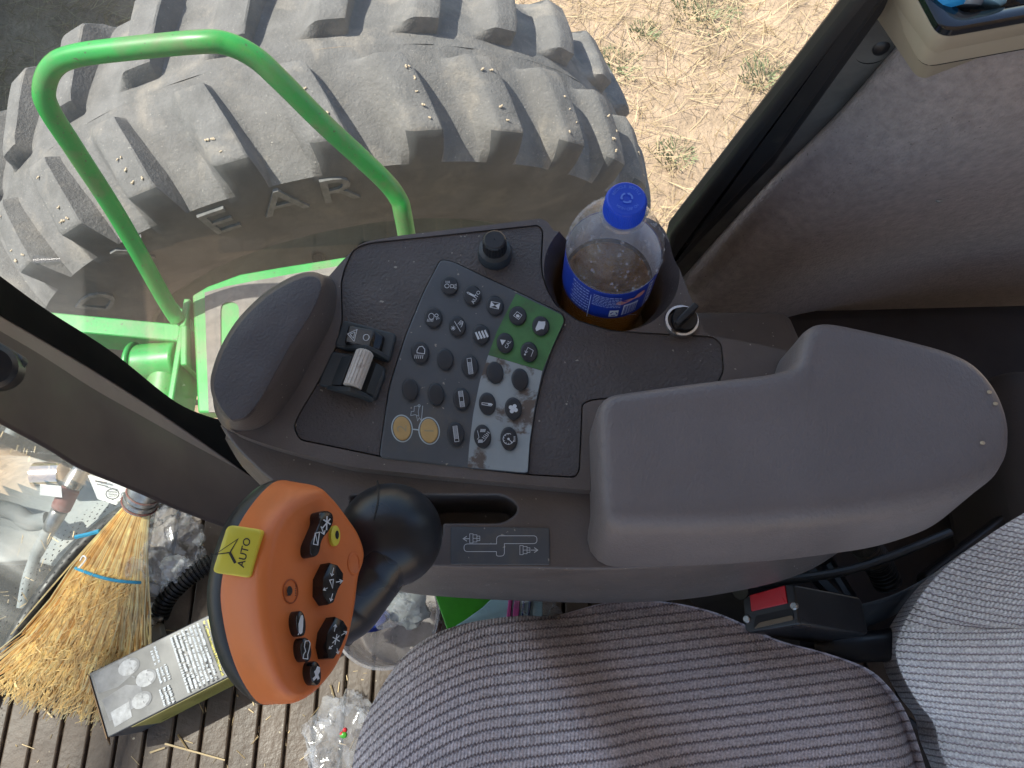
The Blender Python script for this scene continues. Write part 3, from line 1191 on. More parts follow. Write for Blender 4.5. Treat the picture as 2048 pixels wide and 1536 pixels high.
# chaff in the gaps and over the mat
mb = MB()
for i in range(620):
    if rnd.random() < .6:
        x = -1.0 + .040 * rnd.randrange(0, 30) - .0027 + rnd.gauss(0, .0012)
        d = Vector((rnd.gauss(0, .15), 1, 0)); L = rnd.uniform(.003, .014); z = -.006
    else:
        x = rnd.uniform(-.78, .1); d = Vector((rnd.gauss(0, 1), rnd.gauss(0, 1), 0)); L = rnd.uniform(.003, .02); z = .0008
    y = rnd.uniform(-.35, .2)
    straw(mb, Vector((x, y, z)), d, L, rnd.uniform(.0004, .0011))
for (u, v, u2, v2) in ((330, 1487, 450, 1520), (85, 1413, 105, 1435), (300, 1505, 330, 1495), (355, 1470, 375, 1500), (180, 1428, 176, 1450), (660, 1370, 668, 1395)):
    a, b = W(u, v, .003), W(u2, v2, .003)
    straw(mb, a, b - a, (b - a).length, .0016)
tag(mb.build('chaff', M_straw, origin=(-.3, -.1, 0), fixn=False), 'bits of straw and chaff strewn over the slatted floor', 'chaff', kind='stuff')

# ------------------------------------------------------------------ control console
ZT = .660
con = thing('control_console', 'dark brown control console with keypad, switches and cup holder beside the seat', 'console', W(900, 760, .50))


def K(cx, cy):
    return (740 + cx / 3.34, 500 + cy / 3.34)


def C2(cx, cy):
    return (400 + cx / 3.072, 420 + cy / 3.072)


def C3(cx, cy):
    return (640 + cx / 3.072, 900 + cy / 3.072)


def C4(cx, cy):
    return (1080 + cx / 4.04, 340 + cy / 4.04)


def Wl(pts, z):
    return [W(u, v, z) for u, v in pts]


shell_px = rpoly([(655, 556), (684, 522), (722, 485), (800, 471), (1084, 437), (1098, 446), (1106, 462), (1138, 464), (1165, 432), (1250, 422), (1325, 445), (1352, 520), (1410, 668), (1545, 694), (1640, 720), (1700, 800),
                  (1640, 960), (1300, 982), (1170, 980), (1000, 964), (850, 950), (700, 934), (600, 908), (520, 885), (462, 862), (445, 830), (500, 700), (600, 590)],
                 [6, 14, 22, 10, 8, 6, 8, 10, 25, 30, 30, 30, 14, 20, 30, 30, 30, 30, 30, 30, 30, 30, 30, 30, 14, 14, 30, 20], 6)
top = Wl(shell_px, ZT)
shell = MB().loft([[p + Vector((0, 0, -.125)) for p in top], top]).build('shell', M_shell, con)
panel_px = rpoly([(685, 600), (684, 566), (690, 540), (707, 500), (735, 488), (900, 471), (1076, 452), (1084, 462), (1081, 520), (1083, 548), (1093, 580), (1112, 612), (1154, 642), (1219, 662), (1293, 668), (1425, 675), (1441, 688),
                  (1446, 740), (1430, 775), (1185, 798), (1163, 806), (1160, 880), (1157, 940), (1150, 953), (1062, 948), (980, 939), (760, 911), (600, 878), (589, 853), (600, 828), (634, 772), (655, 735), (676, 690), (686, 640)],
                 [6, 6, 8, 18, 14, 8, 8, 6, 8, 8, 8, 8, 8, 8, 6, 12, 12, 8, 8, 8, 10, 8, 8, 8, 6, 6, 6, 10, 10, 8, 8, 8, 8, 8], 4)
rec = Wl(shrink(panel_px, -3.0), ZT)
cupc = Vector((.0790, .2985, 0))
cupr = .0445
cup = MB()
cup.lathe([(.0001, .562), (cupr * .9, .562), (cupr, .60), (cupr + .0005, .636), (cupr + .0025, .643), (cupr + .0095, .6605), (cupr + .0105, .664), (cupr + .0105, .70), (.0001, .70)], cupc, (0, 0, 1), 56)
# shallow dish between cup and panel, ramped
cut(shell, [MB().prism([p + Vector((0, 0, .01)) for p in rec], (0, 0, -.017)), cup])
add_bevel(shell, .0035, 3)
pan = Wl(panel_px, ZT - .0012)
keypad_px = rpoly([K(*p) for p in ((470, 62), (545, 72), (980, 275), (1290, 425), (1300, 480), (1215, 660), (1150, 850), (1105, 1050), (1070, 1280), (1057, 1492), (650, 1455), (62, 1388), (70, 1300), (130, 900), (240, 560), (360, 270))],
                  [8, 14, 20, 12, 12, 20, 20, 20, 20, 10, 20, 12, 20, 20, 20, 20], 5)
inlay = MB().prism(pan, (0, 0, -.004)).build('inlay_panel', M_panel, con)
cut(inlay, [MB().prism([p + Vector((0, 0, .01)) for p in Wl(shrink(keypad_px, -1.6), ZT)], (0, 0, -.03))])
add_bevel(inlay, .0016, 3)
MB().prism(Wl(shrink(panel_px, -2.5), ZT - .0048), (0, 0, -.003)).build('gap_shade_sheet', M_dark, con, fixn=True)  # near-black sheet under the inlay, shade of the gap put into its colour

# lower deck with the lever slot, and the apron below
dk = [(440, 850), (462, 885), (500, 925), (545, 965), (610, 1015), (690, 1080), (790, 1124), (880, 1134), (1050, 1137), (1215, 1139), (1400, 1125), (1600, 1075), (1750, 985)]
db = [(452, 880, .53), (482, 930, .53), (525, 975, .53), (580, 1035, .53), (640, 1090, .53), (710, 1150, .53), (790, 1180, .53), (880, 1192, .53), (1050, 1201, .53), (1240, 1205, .53), (1430, 1190, .53), (1620, 1140, .53), (1770, 1030, .53)]
backp = [(1700, 800), (900, 800), (480, 760)]
NZ = 64
rt = resamp(catmull([W(u, v, .6465) for u, v in dk], 8), NZ) + [W(u, v, .6465) for u, v in backp]
rb = resamp(catmull([W(u, v, z) for u, v, z in db], 8), NZ) + [W(u, v, .53) for u, v in backp]


def rlerp(a, b, t, dz=None):
    out = []
    for p, q in zip(a, b):
        c = p.lerp(q, t)
        if dz is not None:
            c.z = p.z + (q.z - p.z) * dz
        out.append(c)
    return out


def scl(r, c, k, dz=0):
    return [c + (p - c) * k + Vector((0, 0, dz)) for p in r]


cen = W(950, 950, .6)
deck_r = [scl(rb, Vector((cen.x, cen.y, .53)), .985, -.010), scl(rb, Vector((cen.x, cen.y, .53)), .998, -.006), rb, rlerp(rt, rb, .93, .92), rlerp(rt, rb, .30, .55), rlerp(rt, rb, .08, .12), rlerp(rt, rb, .02, .03), scl(rt, Vector((cen.x, cen.y, .6465)), .995, .0)]
deckp = MB().loft(deck_r).build('lever_deck', M_shell, con)
slot_px = rpoly([(700, 990), (1010, 990), (1042, 1017), (1010, 1046), (886, 1046), (884, 1075), (700, 1075)], [10, 27, 27, 27, 6, 6, 10], 8)
cut(deckp, [MB().prism([p + Vector((0, 0, .02)) for p in Wl(slot_px, .6465)], (0, 0, -.085))])
add_bevel(deckp, .0022, 3, 50)
# tub that closes the slot
# lobe
lt = [(740, 440), (700, 408), (640, 410), (540, 450), (400, 540), (250, 690), (150, 850), (95, 1000), (85, 1100), (120, 1200), (180, 1280), (220, 1288), (290, 1260), (380, 1150), (470, 990), (560, 830), (680, 640), (740, 500)]
lb = [(850, 440), (780, 403), (650, 405), (540, 447), (400, 537), (250, 687), (150, 850), (92, 1002), (78, 1110), (92, 1240), (150, 1335), (250, 1378), (390, 1365), (510, 1290), (625, 1150), (725, 960), (845, 720), (872, 560)]
zl0, zl1 = .694, .648
A_ = catmull([W(*C2(*p), zl0) for p in lt], 6, True)
B_ = catmull([W(*C2(*p), zl1) for p in lb], 6, True)


def rl2(t, z):
    out = []
    for p, q in zip(A_, B_):
        c = p.lerp(q, t)
        c.z = z
        out.append(c)
    return out


ca = sum((p for p in A_), Vector()) / len(A_)
MB().loft([rl2(1.15, .56), rl2(1.04, zl1 - .012), rl2(1.0, zl1), rl2(.86, zl1 + .006), rl2(.66, zl1 + .016), rl2(.47, zl1 + .028), rl2(.30, zl1 + .038), rl2(.16, zl1 + .0428), rl2(.04, zl0 - .0016), rl2(-.01, zl0 - .0006)]).build('hand_rest', M_shell, con, ang=60)
MB().loft([rl2(.02, zl0 - .004), rl2(.0, zl0 - .0012), rl2(-.02, zl0 + .0003), [ca + (p - ca) * .97 + Vector((0, 0, .0006)) for p in A_], [ca + (p - ca) * .5 + Vector((0, 0, .0012)) for p in A_]]).build('rest_pad', M_lobe, con, ang=50)

# keypad, colour fields, buttons
ZK = ZT + .0012
kp = MB().prism(Wl(keypad_px, ZK), (0, 0, -.012)).build('keypad', M_key, con, bevel=.0012)
gz = ZK + .00035
green_px = [K(*p) for p in ((975, 292), (1270, 428), (1290, 448), (1294, 478), (1214, 655), (1152, 806), (790, 700), (850, 540), (920, 400))]
MB().prism(Wl(rpoly(green_px, [1, 12, 12, 14, 10, 1, 1, 4, 4], 4), gz), (0, 0, -.0006)).build('green_field', M_keyg, kp)
grey_px = [K(*p) for p in ((790, 702), (1151, 808), (1100, 1050), (1066, 1280), (1052, 1482), (1030, 1484), (652, 1450), (664, 1300), (690, 1090), (735, 870))]
MB().prism(Wl(rpoly(grey_px, [1, 1, 10, 10, 8, 4, 1, 4, 8, 8], 4), gz), (0, 0, -.0006)).build('light_grey_field', M_keyw, kp)
HB = .0021
ZI = gz + HB + .00012
BT = [(532, 238, 58, 66), (684, 303, 60, 70), (836, 372, 58, 68), (987, 440, 60, 66), (1141, 508, 58, 68),
      (424, 453, 60, 70), (584, 510, 58, 70), (743, 565, 58, 70), (903, 622, 58, 70), (1063, 682, 58, 70),
      (336, 685, 60, 76), (502, 730, 57, 74), (668, 775, 58, 76), (835, 820, 58, 76), (1002, 865, 58, 76),
      (268, 932, 56, 78), (441, 963, 56, 78), (611, 995, 58, 78), (784, 1028, 58, 78), (957, 1060, 58, 78),
      (214, 1192, 60, 82), (395, 1208, 60, 82), (574, 1228, 58, 82), (752, 1246, 58, 82), (929, 1262, 58, 82)]


def kmap(x, y, l):
    return W(*K(x, y), ZI + l)


def kmap0(x, y, l):
    return W(*K(x, y), ZK + .0001 + l)


def comb(a, cx, cy, fill):
    # upright rack: fill = (open part start, end) fractions
    h = 52
    an = -.13
    ca_, sa_ = math.cos(an), math.sin(an)

    def T(x, y):
        return (cx + x * ca_ - y * sa_, cy + x * sa_ + y * ca_)
    a.line([T(-14, -h), T(14, -h), T(14, h), T(-14, h)], 3, True)
    n = 15
    for i in range(1, n):
        t = i / n
        if fill[0] < t < fill[1]:
            continue
        a.line([T(-14, -h + 2 * h * t), T(14, -h + 2 * h * t)], 3.0)


for i, (cx, cy, rx, ry) in enumerate(BT):
    tan = i in (20, 21)
    tl = -.12

    def ell(k, z):
        out = []
        for j in range(36):
            a = 2 * PI * j / 36
            x, y = rx * k * math.cos(a), ry * k * math.sin(a)
            out.append(W(*K(cx + x * math.cos(tl) - y * math.sin(tl), cy + x * math.sin(tl) + y * math.cos(tl)), z))
        return out
    hb = HB * (.5 if tan else 1)
    b = MB().loft([ell(.985, gz - .001), ell(.985, gz + hb * .45), ell(.95, gz + hb * .8), ell(.87, gz + hb * .96), ell(.75, gz + hb)]).build('button', M_tan if tan else M_btn, kp, ang=60)
    if tan:
        b['label'] = 'worn tan keypad button with a number in a white ring'
        a = Art(lambda x, y, l: W(*K(x, y), gz + HB * .5 + .0001 + l))
        a.text('2' if i == 20 else '1', (cx + 2, cy), 92, -PI / 2 + .05, 1.1)
        a.build('numeral', M_inkt, b)
        continue
    a = Art(kmap)
    wl = 3.4
    if i == 0:
        a.ring((cx - 18, cy + 2), 15, 13, wl)
        a.line([(cx + 6, cy + 14), (cx + 28, cy + 12), (cx + 24, cy - 6), (cx + 8, cy - 8)], wl, True)
        for q in range(4):
            a.line([(cx - 24 + q * 8, cy - 16), (cx - 26 + q * 8, cy - 32)], 2.5)
            a.line([(cx + 30, cy + 18 - q * 7), (cx + 48, cy + 22 - q * 11)], 2.5)
    elif i == 1:
        a.line([(cx - 36, cy - 20), (cx - 30, cy - 12), (cx + 14, cy + 10), (cx + 18, cy + 2), (cx - 30, cy - 22)], wl, True)
        a.line([(cx - 20, cy - 12), (cx + 10, cy + 4)], 6)
        a.text('AUTO', (cx + 24, cy + 12), 34, -1.06)
    elif i == 2:
        q = [(cx - 26, cy - 28), (cx + 32, cy - 16), (cx + 22, cy + 22), (cx - 34, cy + 10)]
        a.line(q, wl, True)
        a.poly([q[0], (cx - 2, cy - 2), q[3]])
        a.poly([q[1], q[2], (cx - 2, cy - 2)])
    elif i == 3:
        a.line([(cx - 4, cy - 28), (cx + 28, cy - 6), (cx + 6, cy + 24), (cx - 28, cy - 2)], wl, True)
        a.poly([(cx - 12, cy - 8), (cx + 4, cy - 10), (cx + 14, cy + 2), (cx + 4, cy + 12), (cx - 10, cy + 6)])
    elif i == 4:
        a.poly([(cx - 14, cy - 34), (cx + 4, cy - 30), (cx + 30, cy - 32), (cx + 30, cy - 10), (cx + 20, cy + 22), (cx + 2, cy + 20), (cx - 30, cy + 34), (cx - 36, cy + 16)])
    elif i == 5:
        a.ring((cx - 14, cy - 10), 18, 20, wl)
        a.ring((cx + 20, cy - 16), 11, 10, wl)
        for q in range(5):
            a.line([(cx - 38 + q * 9, cy + 8), (cx - 42 + q * 9, cy + 26)], 3)
        for q in range(3):
            a.line([(cx + 18 + q * 7, cy - 2), (cx + 22 + q * 9, cy + 14 - q * 4)], 3)
    elif i == 6:
        a.line([(cx - 20, cy - 34), (cx + 20, cy + 34)], wl)
        for q in range(4):
            t = q * PI / 4
            a.line([(cx - 28 - 16 * math.cos(t), cy + 12 - 16 * math.sin(t)), (cx - 28 + 16 * math.cos(t), cy + 12 + 16 * math.sin(t))], 3)
        a.line([(cx + 2, cy - 14), (cx + 22, cy - 38), (cx + 38, cy - 30), (cx + 30, cy - 4), (cx + 22, cy + 6)], wl)
        for q in range(3):
            a.line([(cx + 14 + q * 8, cy - 8), (cx + 20 + q * 6, cy - 28)], 3)
    elif i == 7:
        for q in range(4):
            o_ = -30 + q * 20
            a.poly([(cx + o_ - 12, cy - 20 - o_ * .25), (cx + o_ - 2, cy - 26 - o_ * .25), (cx + o_ + 20, cy + 20 - o_ * .25), (cx + o_ + 8, cy + 28 - o_ * .25)])
    elif i == 8:
        a.poly([(cx - 34, cy - 24), (cx + 4, cy - 20), (cx - 20, cy + 14)])
        a.text('CAL', (cx + 18, cy + 8), 32, -1.06)
    elif i == 9:
        a.line([(cx + 12, cy + 30), (cx + 28, cy - 10), (cx - 8, cy - 32)], wl)
        a.arrow((cx - 8, cy - 32), (cx - 24, cy + 6), 3, 14)
        a.disc((cx - 28, cy + 16), 6, 6)
    elif i == 10:
        a.line([(cx - 4, cy + 4), (cx + 28, cy + 8), (cx + 30, cy - 22), (cx + 14, cy - 42), (cx - 8, cy - 38), (cx - 22, cy - 14), (cx - 22, cy + 2)], 4.5, True)
        for q in range(5):
            a.line([(cx - 34 + q * 13, cy + 14), (cx - 38 + q * 13, cy + 40)], 4)
    elif i == 12:
        comb(a, cx, cy, (.0, .22))
    elif i == 17:
        comb(a, cx, cy, (.36, .62))
    elif i == 22:
        comb(a, cx, cy, (.80, 1.0))
    elif i == 18:
        a.line([(cx - 36, cy - 8), (cx + 24, cy - 2), (cx + 34, cy + 4), (cx + 24, cy + 14), (cx - 36, cy + 4)], 4, True)
        a.line([(cx + 4, cy + 2), (cx + 28, cy + 5)], 8)
    elif i == 19:
        for q in range(4):
            t = q * PI / 2 + .5
            a.disc((cx + 19 * math.cos(t), cy + 19 * math.sin(t)), 14, 14, 14)
        a.line([(cx - 12, cy - 8), (cx + 12, cy + 8)], 9)
        a.line([(cx - 8, cy + 12), (cx + 8, cy - 12)], 9)
    elif i == 23:
        for q in range(5):
            a.line([(cx - 10 + q * 7, cy - 50), (cx - 14 + q * 7, cy - 30)], 4)
            a.line([(cx - 4 + q * 9, cy + 4 - q * 9), (cx + 12 + q * 9, cy + 14 - q * 9)], 4)
            a.line([(cx - 26 + q * 6, cy + 20), (cx - 28 + q * 6, cy + 42)], 4)
        a.line([(cx - 34, cy - 40), (cx - 24, cy + 6), (cx - 36, cy + 20)], 3)
        a.line([(cx - 4, cy + 40), (cx + 12, cy + 28), (cx + 40, cy - 10)], 3)
    elif i == 24:
        a.ring((cx - 4, cy), 36, 36, 4, .3, 5.2)
        a.line([(cx - 4, cy), (cx + 20, cy + 24)], 5)
        a.disc((cx - 4, cy), 8, 8)
        for q in range(7):
            t = .9 + q * .62
            a.line([(cx - 4 + 26 * math.cos(t), cy + 26 * math.sin(t)), (cx - 4 + 34 * math.cos(t), cy + 34 * math.sin(t))], 3)
        for q in range(5):
            a.line([(cx + 30, cy - 14 + q * 8), (cx + 42, cy - 16 + q * 8)], 3)
    else:
        continue
    a.build('icon', M_ink, b)
# printed tractor mark, rings and arrow on the keypad
a = Art(kmap0)
a.ring((214, 1192), 68, 89, 8, n=40, tilt=-.12)
a.ring((395, 1208), 68, 89, 8, n=40, tilt=-.12)
a.line([(284, 1197), (325, 1202)], 8)
a.line([(296, 1045), (330, 1040), (322, 1082), (326, 1110), (302, 1100), (272, 1106), (276, 1078), (294, 1078)], 3.2, True)
a.ring((328, 1040), 8, 8, 3)
a.line([(310, 1105), (318, 1142), (330, 1118)], 3.2)
a.arrow((352, 1040), (343, 1142), 4, 18)
a.build('keypad_print', pbr('pale_blue_print', (.42, .50, .54), .6, rvar=0), kp)

# rotary dial
dc = W(990, 508, ZT)
mb = MB()
mb.lathe([(.0138, -.002), (.0140, .001), (.0136, .005), (.0125, .0075), (.0090, .009), (.0090, .0105)], dc, (0, 0, 1), 48)
d_ = mb.build('dial', M_bezel, con)
mb = MB()
rings = []
for h, r0 in ((.009, .0092), (.0205, .0088), (.0215, .0084), (.0222, .0074), (.0222, .0004)):
    rings.append([dc + Vector((math.cos(2 * PI * k / 96) * (r0 + (.00045 if (k % 4 < 2 and h < .021) else 0)), math.sin(2 * PI * k / 96) * (r0 + (.00045 if (k % 4 < 2 and h < .021) else 0)), h)) for k in range(96)])
mb.loft(rings, False, False)
mb.build('dial_knob', M_black, d_, ang=30)

# hazard rocker
bz = rpoly([C2(*p) for p in ((882, 672), (1208, 760), (1162, 928), (822, 832))], [9, 9, 9, 9], 5)
MB().prism(Wl(bz, ZT + .0035), (0, 0, -.010)).build('switch_bezel', M_bezel, con, bevel=.0016)
zr0, zr1 = ZT + .0035, ZT + .0105
rk0 = rpoly([C2(*p) for p in ((908, 700), (1140, 768), (1112, 886), (876, 812))], 6, 4)
mid = [C2(*p) for p in ((905, 712), (1060, 732), (1028, 868), (878, 815))]
P0 = Wl(rk0, zr0 - .003)
mb = MB()
q = [W(*C2(912, 705), zr0 + .004), W(*C2(1075, 733), zr0 + .0075), W(*C2(1135, 775), zr0 + .003), W(*C2(1110, 868), zr0 + .003), W(*C2(1048, 853), zr0 + .0075), W(*C2(884, 815), zr0 + .004)]
b0 = [Vector((p.x, p.y, zr0 - .003)) for p in q]
mb.add(q + b0, [(0, 1, 4, 5), (1, 2, 3, 4)] + [(i, (i + 1) % 6, 6 + (i + 1) % 6, 6 + i) for i in range(6)])
rk = mb.build('rocker', M_gbtn, con, bevel=.0016)
o_, e1, e2 = q[0], (q[1] - q[0]), (q[5] - q[0])
nrm = e1.cross(e2).normalized()
if nrm.z < 0:
    nrm = -nrm


def rmap(x, y, l):
    return o_ + e1 * x + e2 * y + nrm * (.00012 + l)


a = Art(rmap)
a.line([(.06, .50), (.36, .18), (.36, .84)], .035, True)
a.line([(.15, .50), (.31, .34), (.31, .68)], .03, True)
a.ring((.76, .52), .105, .17, .03)
a.build('rocker_symbol', M_ink, rk)

# thumb wheel in its peaked housing
hz = ZT + .0005
base = [C2(*p) for p in ((810, 868), (905, 882), (960, 862), (1128, 962), (1136, 1010), (1085, 1150), (1040, 1172), (850, 1098), (728, 1072), (745, 1010))]
MB().prism(Wl(rpoly(base, 5, 4), ZT + .003), (0, 0, -.010)).build('thumbwheel_bezel', M_bezel, con, bevel=.0014)
wa, wb = W(*C2(1003, 905), ZT + .0125), W(*C2(935, 1085), ZT + .0125)
ax = (wb - wa).normalized()
sd = Vector((ax.y, -ax.x, 0))
if sd.x < 0:
    sd = -sd
for (c, L) in ((wa - ax * .006, -.0035), (wb + ax * .001, .0035)):
    pr = [c - sd * .021 + Vector((0, 0, -.0100)), c - sd * .008 + Vector((0, 0, -.002)), c + Vector((0, 0, .003)), c + sd * .009 + Vector((0, 0, -.002)), c + sd * .0165 + Vector((0, 0, -.0100))]
    MB().loft([pr, [p + ax * L for p in pr]]).build('thumbwheel_gable', M_bezel, con, bevel=.0008)
for s_ in (-1, 1):
    x0, x1 = (.0095, .016 if s_ > 0 else .021)
    pr = [wa + sd * s_ * x0 + Vector((0, 0, -.004)), wa + sd * s_ * x1 + Vector((0, 0, -.0108)), wb + sd * s_ * x1 + Vector((0, 0, -.0108)), wb + sd * s_ * x0 + Vector((0, 0, -.004))]
    MB().loft([[p + Vector((0, 0, -.003)) for p in pr], pr]).build('thumbwheel_cheek', M_bezel, con, bevel=.0008)
mb = MB()
rings = []
e_ = Vector((0, 0, 1))
for h, k0 in ((-.005, .75), (-.0035, 1), (0, 1.0), (1, 1.0)):
    L = (wb - wa).length
    hh = h if h != 1 else L
    rings.append([wa + ax * hh + (sd * math.cos(2 * PI * k / 80) + e_ * math.sin(2 * PI * k / 80)) * (.0068 * k0 - (.0008 if k % 5 == 0 else 0)) for k in range(80)])
rings.insert(0, [wa - ax * .005 + (p - wa + ax * .005) * .02 for p in rings[0]])
mb.loft(rings)
mb.build('thumbwheel', M_white, con, ang=25)

# power outlet / lock with chrome ring and black cap
lc = W(1362, 645, ZT)
mb = MB()
mb.lathe([(.0135, -.003), (.0135, .003), (.0128, .0042), (.0110, .0042), (.0100, .001), (.0100, -.003)], lc, (0, 0, 1), 48)
lk = mb.build('chrome_ring', M_chrome, con)
mb = MB()
mb.lathe([(.0098, -.003), (.0098, .0048), (.0092, .0056), (.0001, .0056)], lc + Vector((.0018, .0015, 0)), (.10, -.06, 1), 40)
mb.build('outlet_cap', M_black, con)
d1 = (W(*C4(1240, 1080), ZT + .006) - W(*C4(1060, 1255), ZT + .006)).normalized()
d2 = Vector((-d1.y, d1.x, 0))
mb = MB()
Mx = Matrix.Translation(lc + Vector((.0020, .0015, .0052))) @ Matrix((tuple(d1) + (0,), tuple(d2) + (0,), (0, 0, 1, 0), (0, 0, 0, 1))).transposed().to_4x4()
mb.box((-.0118, -.0026, 0), (.0112, .0026, .0085), Mx)
mb.build('outlet_handle', M_black, con, bevel=.0012)

mb = MB()
mb.prism([(-.12, .16, .525), (.27, .16, .525), (.30, .22, .525), (.27, .33, .525), (-.12, .33, .525)], (0, 0, -.52))
mb.build('pedestal', M_shell, con, bevel=.01)
# gear plate
pz = .6465 + .0013
gp_ = rpoly([C3(*p) for p in ((803, 470), (1410, 478), (1412, 706), (802, 702))], 5, 5)
plate = MB().prism(Wl(gp_, pz), (0, 0, -.002)).build('shift_plate', M_key, con, bevel=.0006)
a = Art(lambda x, y, l: W(*C3(x, y), pz + .0001 + l))
pth = rpoly([(885, 577), (1085, 577), (1085, 527), (1333, 527), (1333, 575), (1133, 575), (1133, 652), (1084, 652), (1084, 624), (885, 624)], [24, 2, 24, 24, 24, 2, 24, 24, 2, 24], 8)
a.line(pth, 3.4, True)
for sx_, ox, oy in ((-1, 952, 543), (1, 1262, 615)):
    def gq(pts):
        return [(ox + (x if sx_ < 0 else x - 2), oy + y) for x, y in pts]
    a.line(gq([(-32, -28), (-12, -28), (-12, 28), (-32, 28)]), 3, True)
    a.line(gq([(-12, -22), (12, -22), (12, 22), (-12, 22)]), 3, True)
    a.line(gq([(12, -14), (30, -14), (30, 14), (12, 14)]), 3, True)
    a.line(gq([(-12, 0), (30, 0)]), 3)
a.arrow((918, 545), (880, 545), 4, 22)
a.arrow((1296, 615), (1338, 615), 4, 22)
a.build('shift_diagram', M_ink, plate)

# ------------------------------------------------------------------ armrest
ar = thing('armrest', 'large grey brown vinyl armrest with a stepped front corner behind the keypad', 'armrest', W(1600, 880, .62))
at = [(1202, 796), (1400, 768), (1545, 752), (1598, 738), (1607, 700), (1622, 652), (1660, 646), (1780, 668), (1905, 694), (1965, 716), (2018, 772), (2042, 845), (2030, 905), (1960, 955), (1840, 995), (1650, 1022), (1450, 1036), (1212, 1040)]
rad = [30, 60, 40, 14, 20, 22, 22, 40, 40, 40, 40, 40, 40, 60, 60, 60, 60, 26]
ZA = .716
ap = rpoly(at, rad, 6)
NA = 200
pc = Wl(ap, ZA)
pc = resamp(pc + [pc[0]], NA + 1)[:-1]


def offs(ring, d, z, front=0):
    n = len(ring)
    A = sum(ring[i - 1].x * ring[i].y - ring[i].x * ring[i - 1].y for i in range(n))
    sg = -1 if A > 0 else 1
    out = []
    for i in range(n):
        t = ring[(i + 2) % n] - ring[i - 2]
        nn = Vector((-t.y, t.x, 0)).normalized() * sg
        k = d + front * max(0, -nn.y) ** 1.5
        p = ring[i] + nn * k
        p.z = z(p) if callable(z) else z
        out.append(p)
    for _ in range(int(2 + 450 * max(0, -d))):
        out = [(out[i - 1] + out[i] * 2 + out[(i + 1) % n]) / 4 for i in range(n)]
    return out


def arz(p):
    # gently dished top that droops at the rear end
    return 0


ctr = sum(pc, Vector()) / NA
rings = [offs(pc, -.006, .628, .008), offs(pc, .001, .634, .016), offs(pc, .003, .650, .018), offs(pc, .003, .690, .009), offs(pc, .0032, .704, .006), offs(pc, .0022, .7115, .003), offs(pc, .0002, .7152, .0008), offs(pc, -.0028, .7173), offs(pc, -.0065, .7180)]
last = rings[-1]
for k in (.82, .6, .35, .1):
    rings.append([Vector((ctr.x + (p.x - ctr.x) * k, ctr.y + (p.y - ctr.y) * k, .7180 - .0022 * (1 - k))) for p in last])
# nod: rear end lower
for r in rings:
    for p in r:
        t = max(0, (p.x - .18) / .14)
        p.z -= .010 * t * t
MB().loft(rings).build('pad', M_arm, ar, ang=70)
mb = MB()
for i, (u, v) in enumerate(((1999, 803), (1969, 884), (1986, 780))):
    if i == 0:
        m2_ = MB(); m2_.sphere((0, 0, .001), .0014, 8, (1.3, 1, .8))
        k0 = m2_.build('crumb', M_kern, origin=(0, 0, 0))
        tag(k0, 'tiny tan crumb on the rounded rear end of the armrest', 'crumb', 'crumbs on the armrest')
        o = k0
    else:
        o = k0.copy()
        COL.objects.link(o)
    q_ = W(u, v, .712)
    o.location = (q_.x, q_.y, .7176 - .010 * (max(0, (q_.x - .18) / .14)) ** 2)
mb.prism(Wl(rpoly([(1210, 860), (1500, 830), (1560, 800), (1900, 800), (1960, 860), (1900, 930), (1600, 1000), (1260, 1060)], 30, 5), .628), (0, 0, -.07))
mb.build('hinge_base', M_shelf, ar, bevel=.006)

# ------------------------------------------------------------------ lever with orange grip
def J(cx, cy):
    return (390 + cx / 3.2, 940 + cy / 3.2)


def JB(cx, cy):
    return (640 + cx / 3.072, 900 + cy / 3.072)


fc = WD(*J(800, 850), .418)
wv = (CAM - fc).normalized()
nF = (wv * .66 + RT * .73 + UP * .10).normalized()
js = thing('control_lever', 'orange multi button hand grip on a black ball lever in front of the seat', 'lever', (-.08, .085, .62))


def jp(cx, cy, t):
    return WP(*J(cx, cy), fc + nF * t, nF)


face = [(800, 165), (880, 232), (960, 330), (1030, 430), (1066, 530), (1060, 600), (1025, 690), (1000, 880), (958, 1080), (880, 1250), (770, 1370), (655, 1425), (560, 1335), (500, 1100), (472, 850), (478, 600), (532, 380), (645, 228)]
seam = [(660, 86), (760, 130), (820, 230), (860, 350), (885, 480), (890, 600), (880, 750), (860, 900), (820, 1080), (750, 1270), (660, 1430), (520, 1490), (400, 1478), (272, 1272), (190, 980), (178, 700), (292, 340), (500, 86)]
backr = [(560, 82), (700, 130), (760, 230), (790, 350), (815, 480), (820, 600), (815, 750), (795, 900), (760, 1080), (690, 1270), (580, 1440), (450, 1480), (330, 1450), (185, 1285), (95, 1000), (84, 700), (195, 340), (400, 110)]
NJ = 6
rf = catmull([jp(x, y, 0) for x, y in face], NJ, True)
rs = catmull([jp(x, y, -.030) for x, y in seam], NJ, True)
rk_ = catmull([jp(x, y, -.042) for x, y in backr], NJ, True)


def cen_(r):
    return sum(r, Vector()) / len(r)


cf, cs, ck = cen_(rf), cen_(rs), cen_(rk_)


def blend(t, bulge=0, dn=0):
    out = []
    c = cf.lerp(cs, t)
    for p, q in zip(rf, rs):
        x = p.lerp(q, t)
        out.append(x + (x - c).normalized() * bulge + nF * dn)
    return out


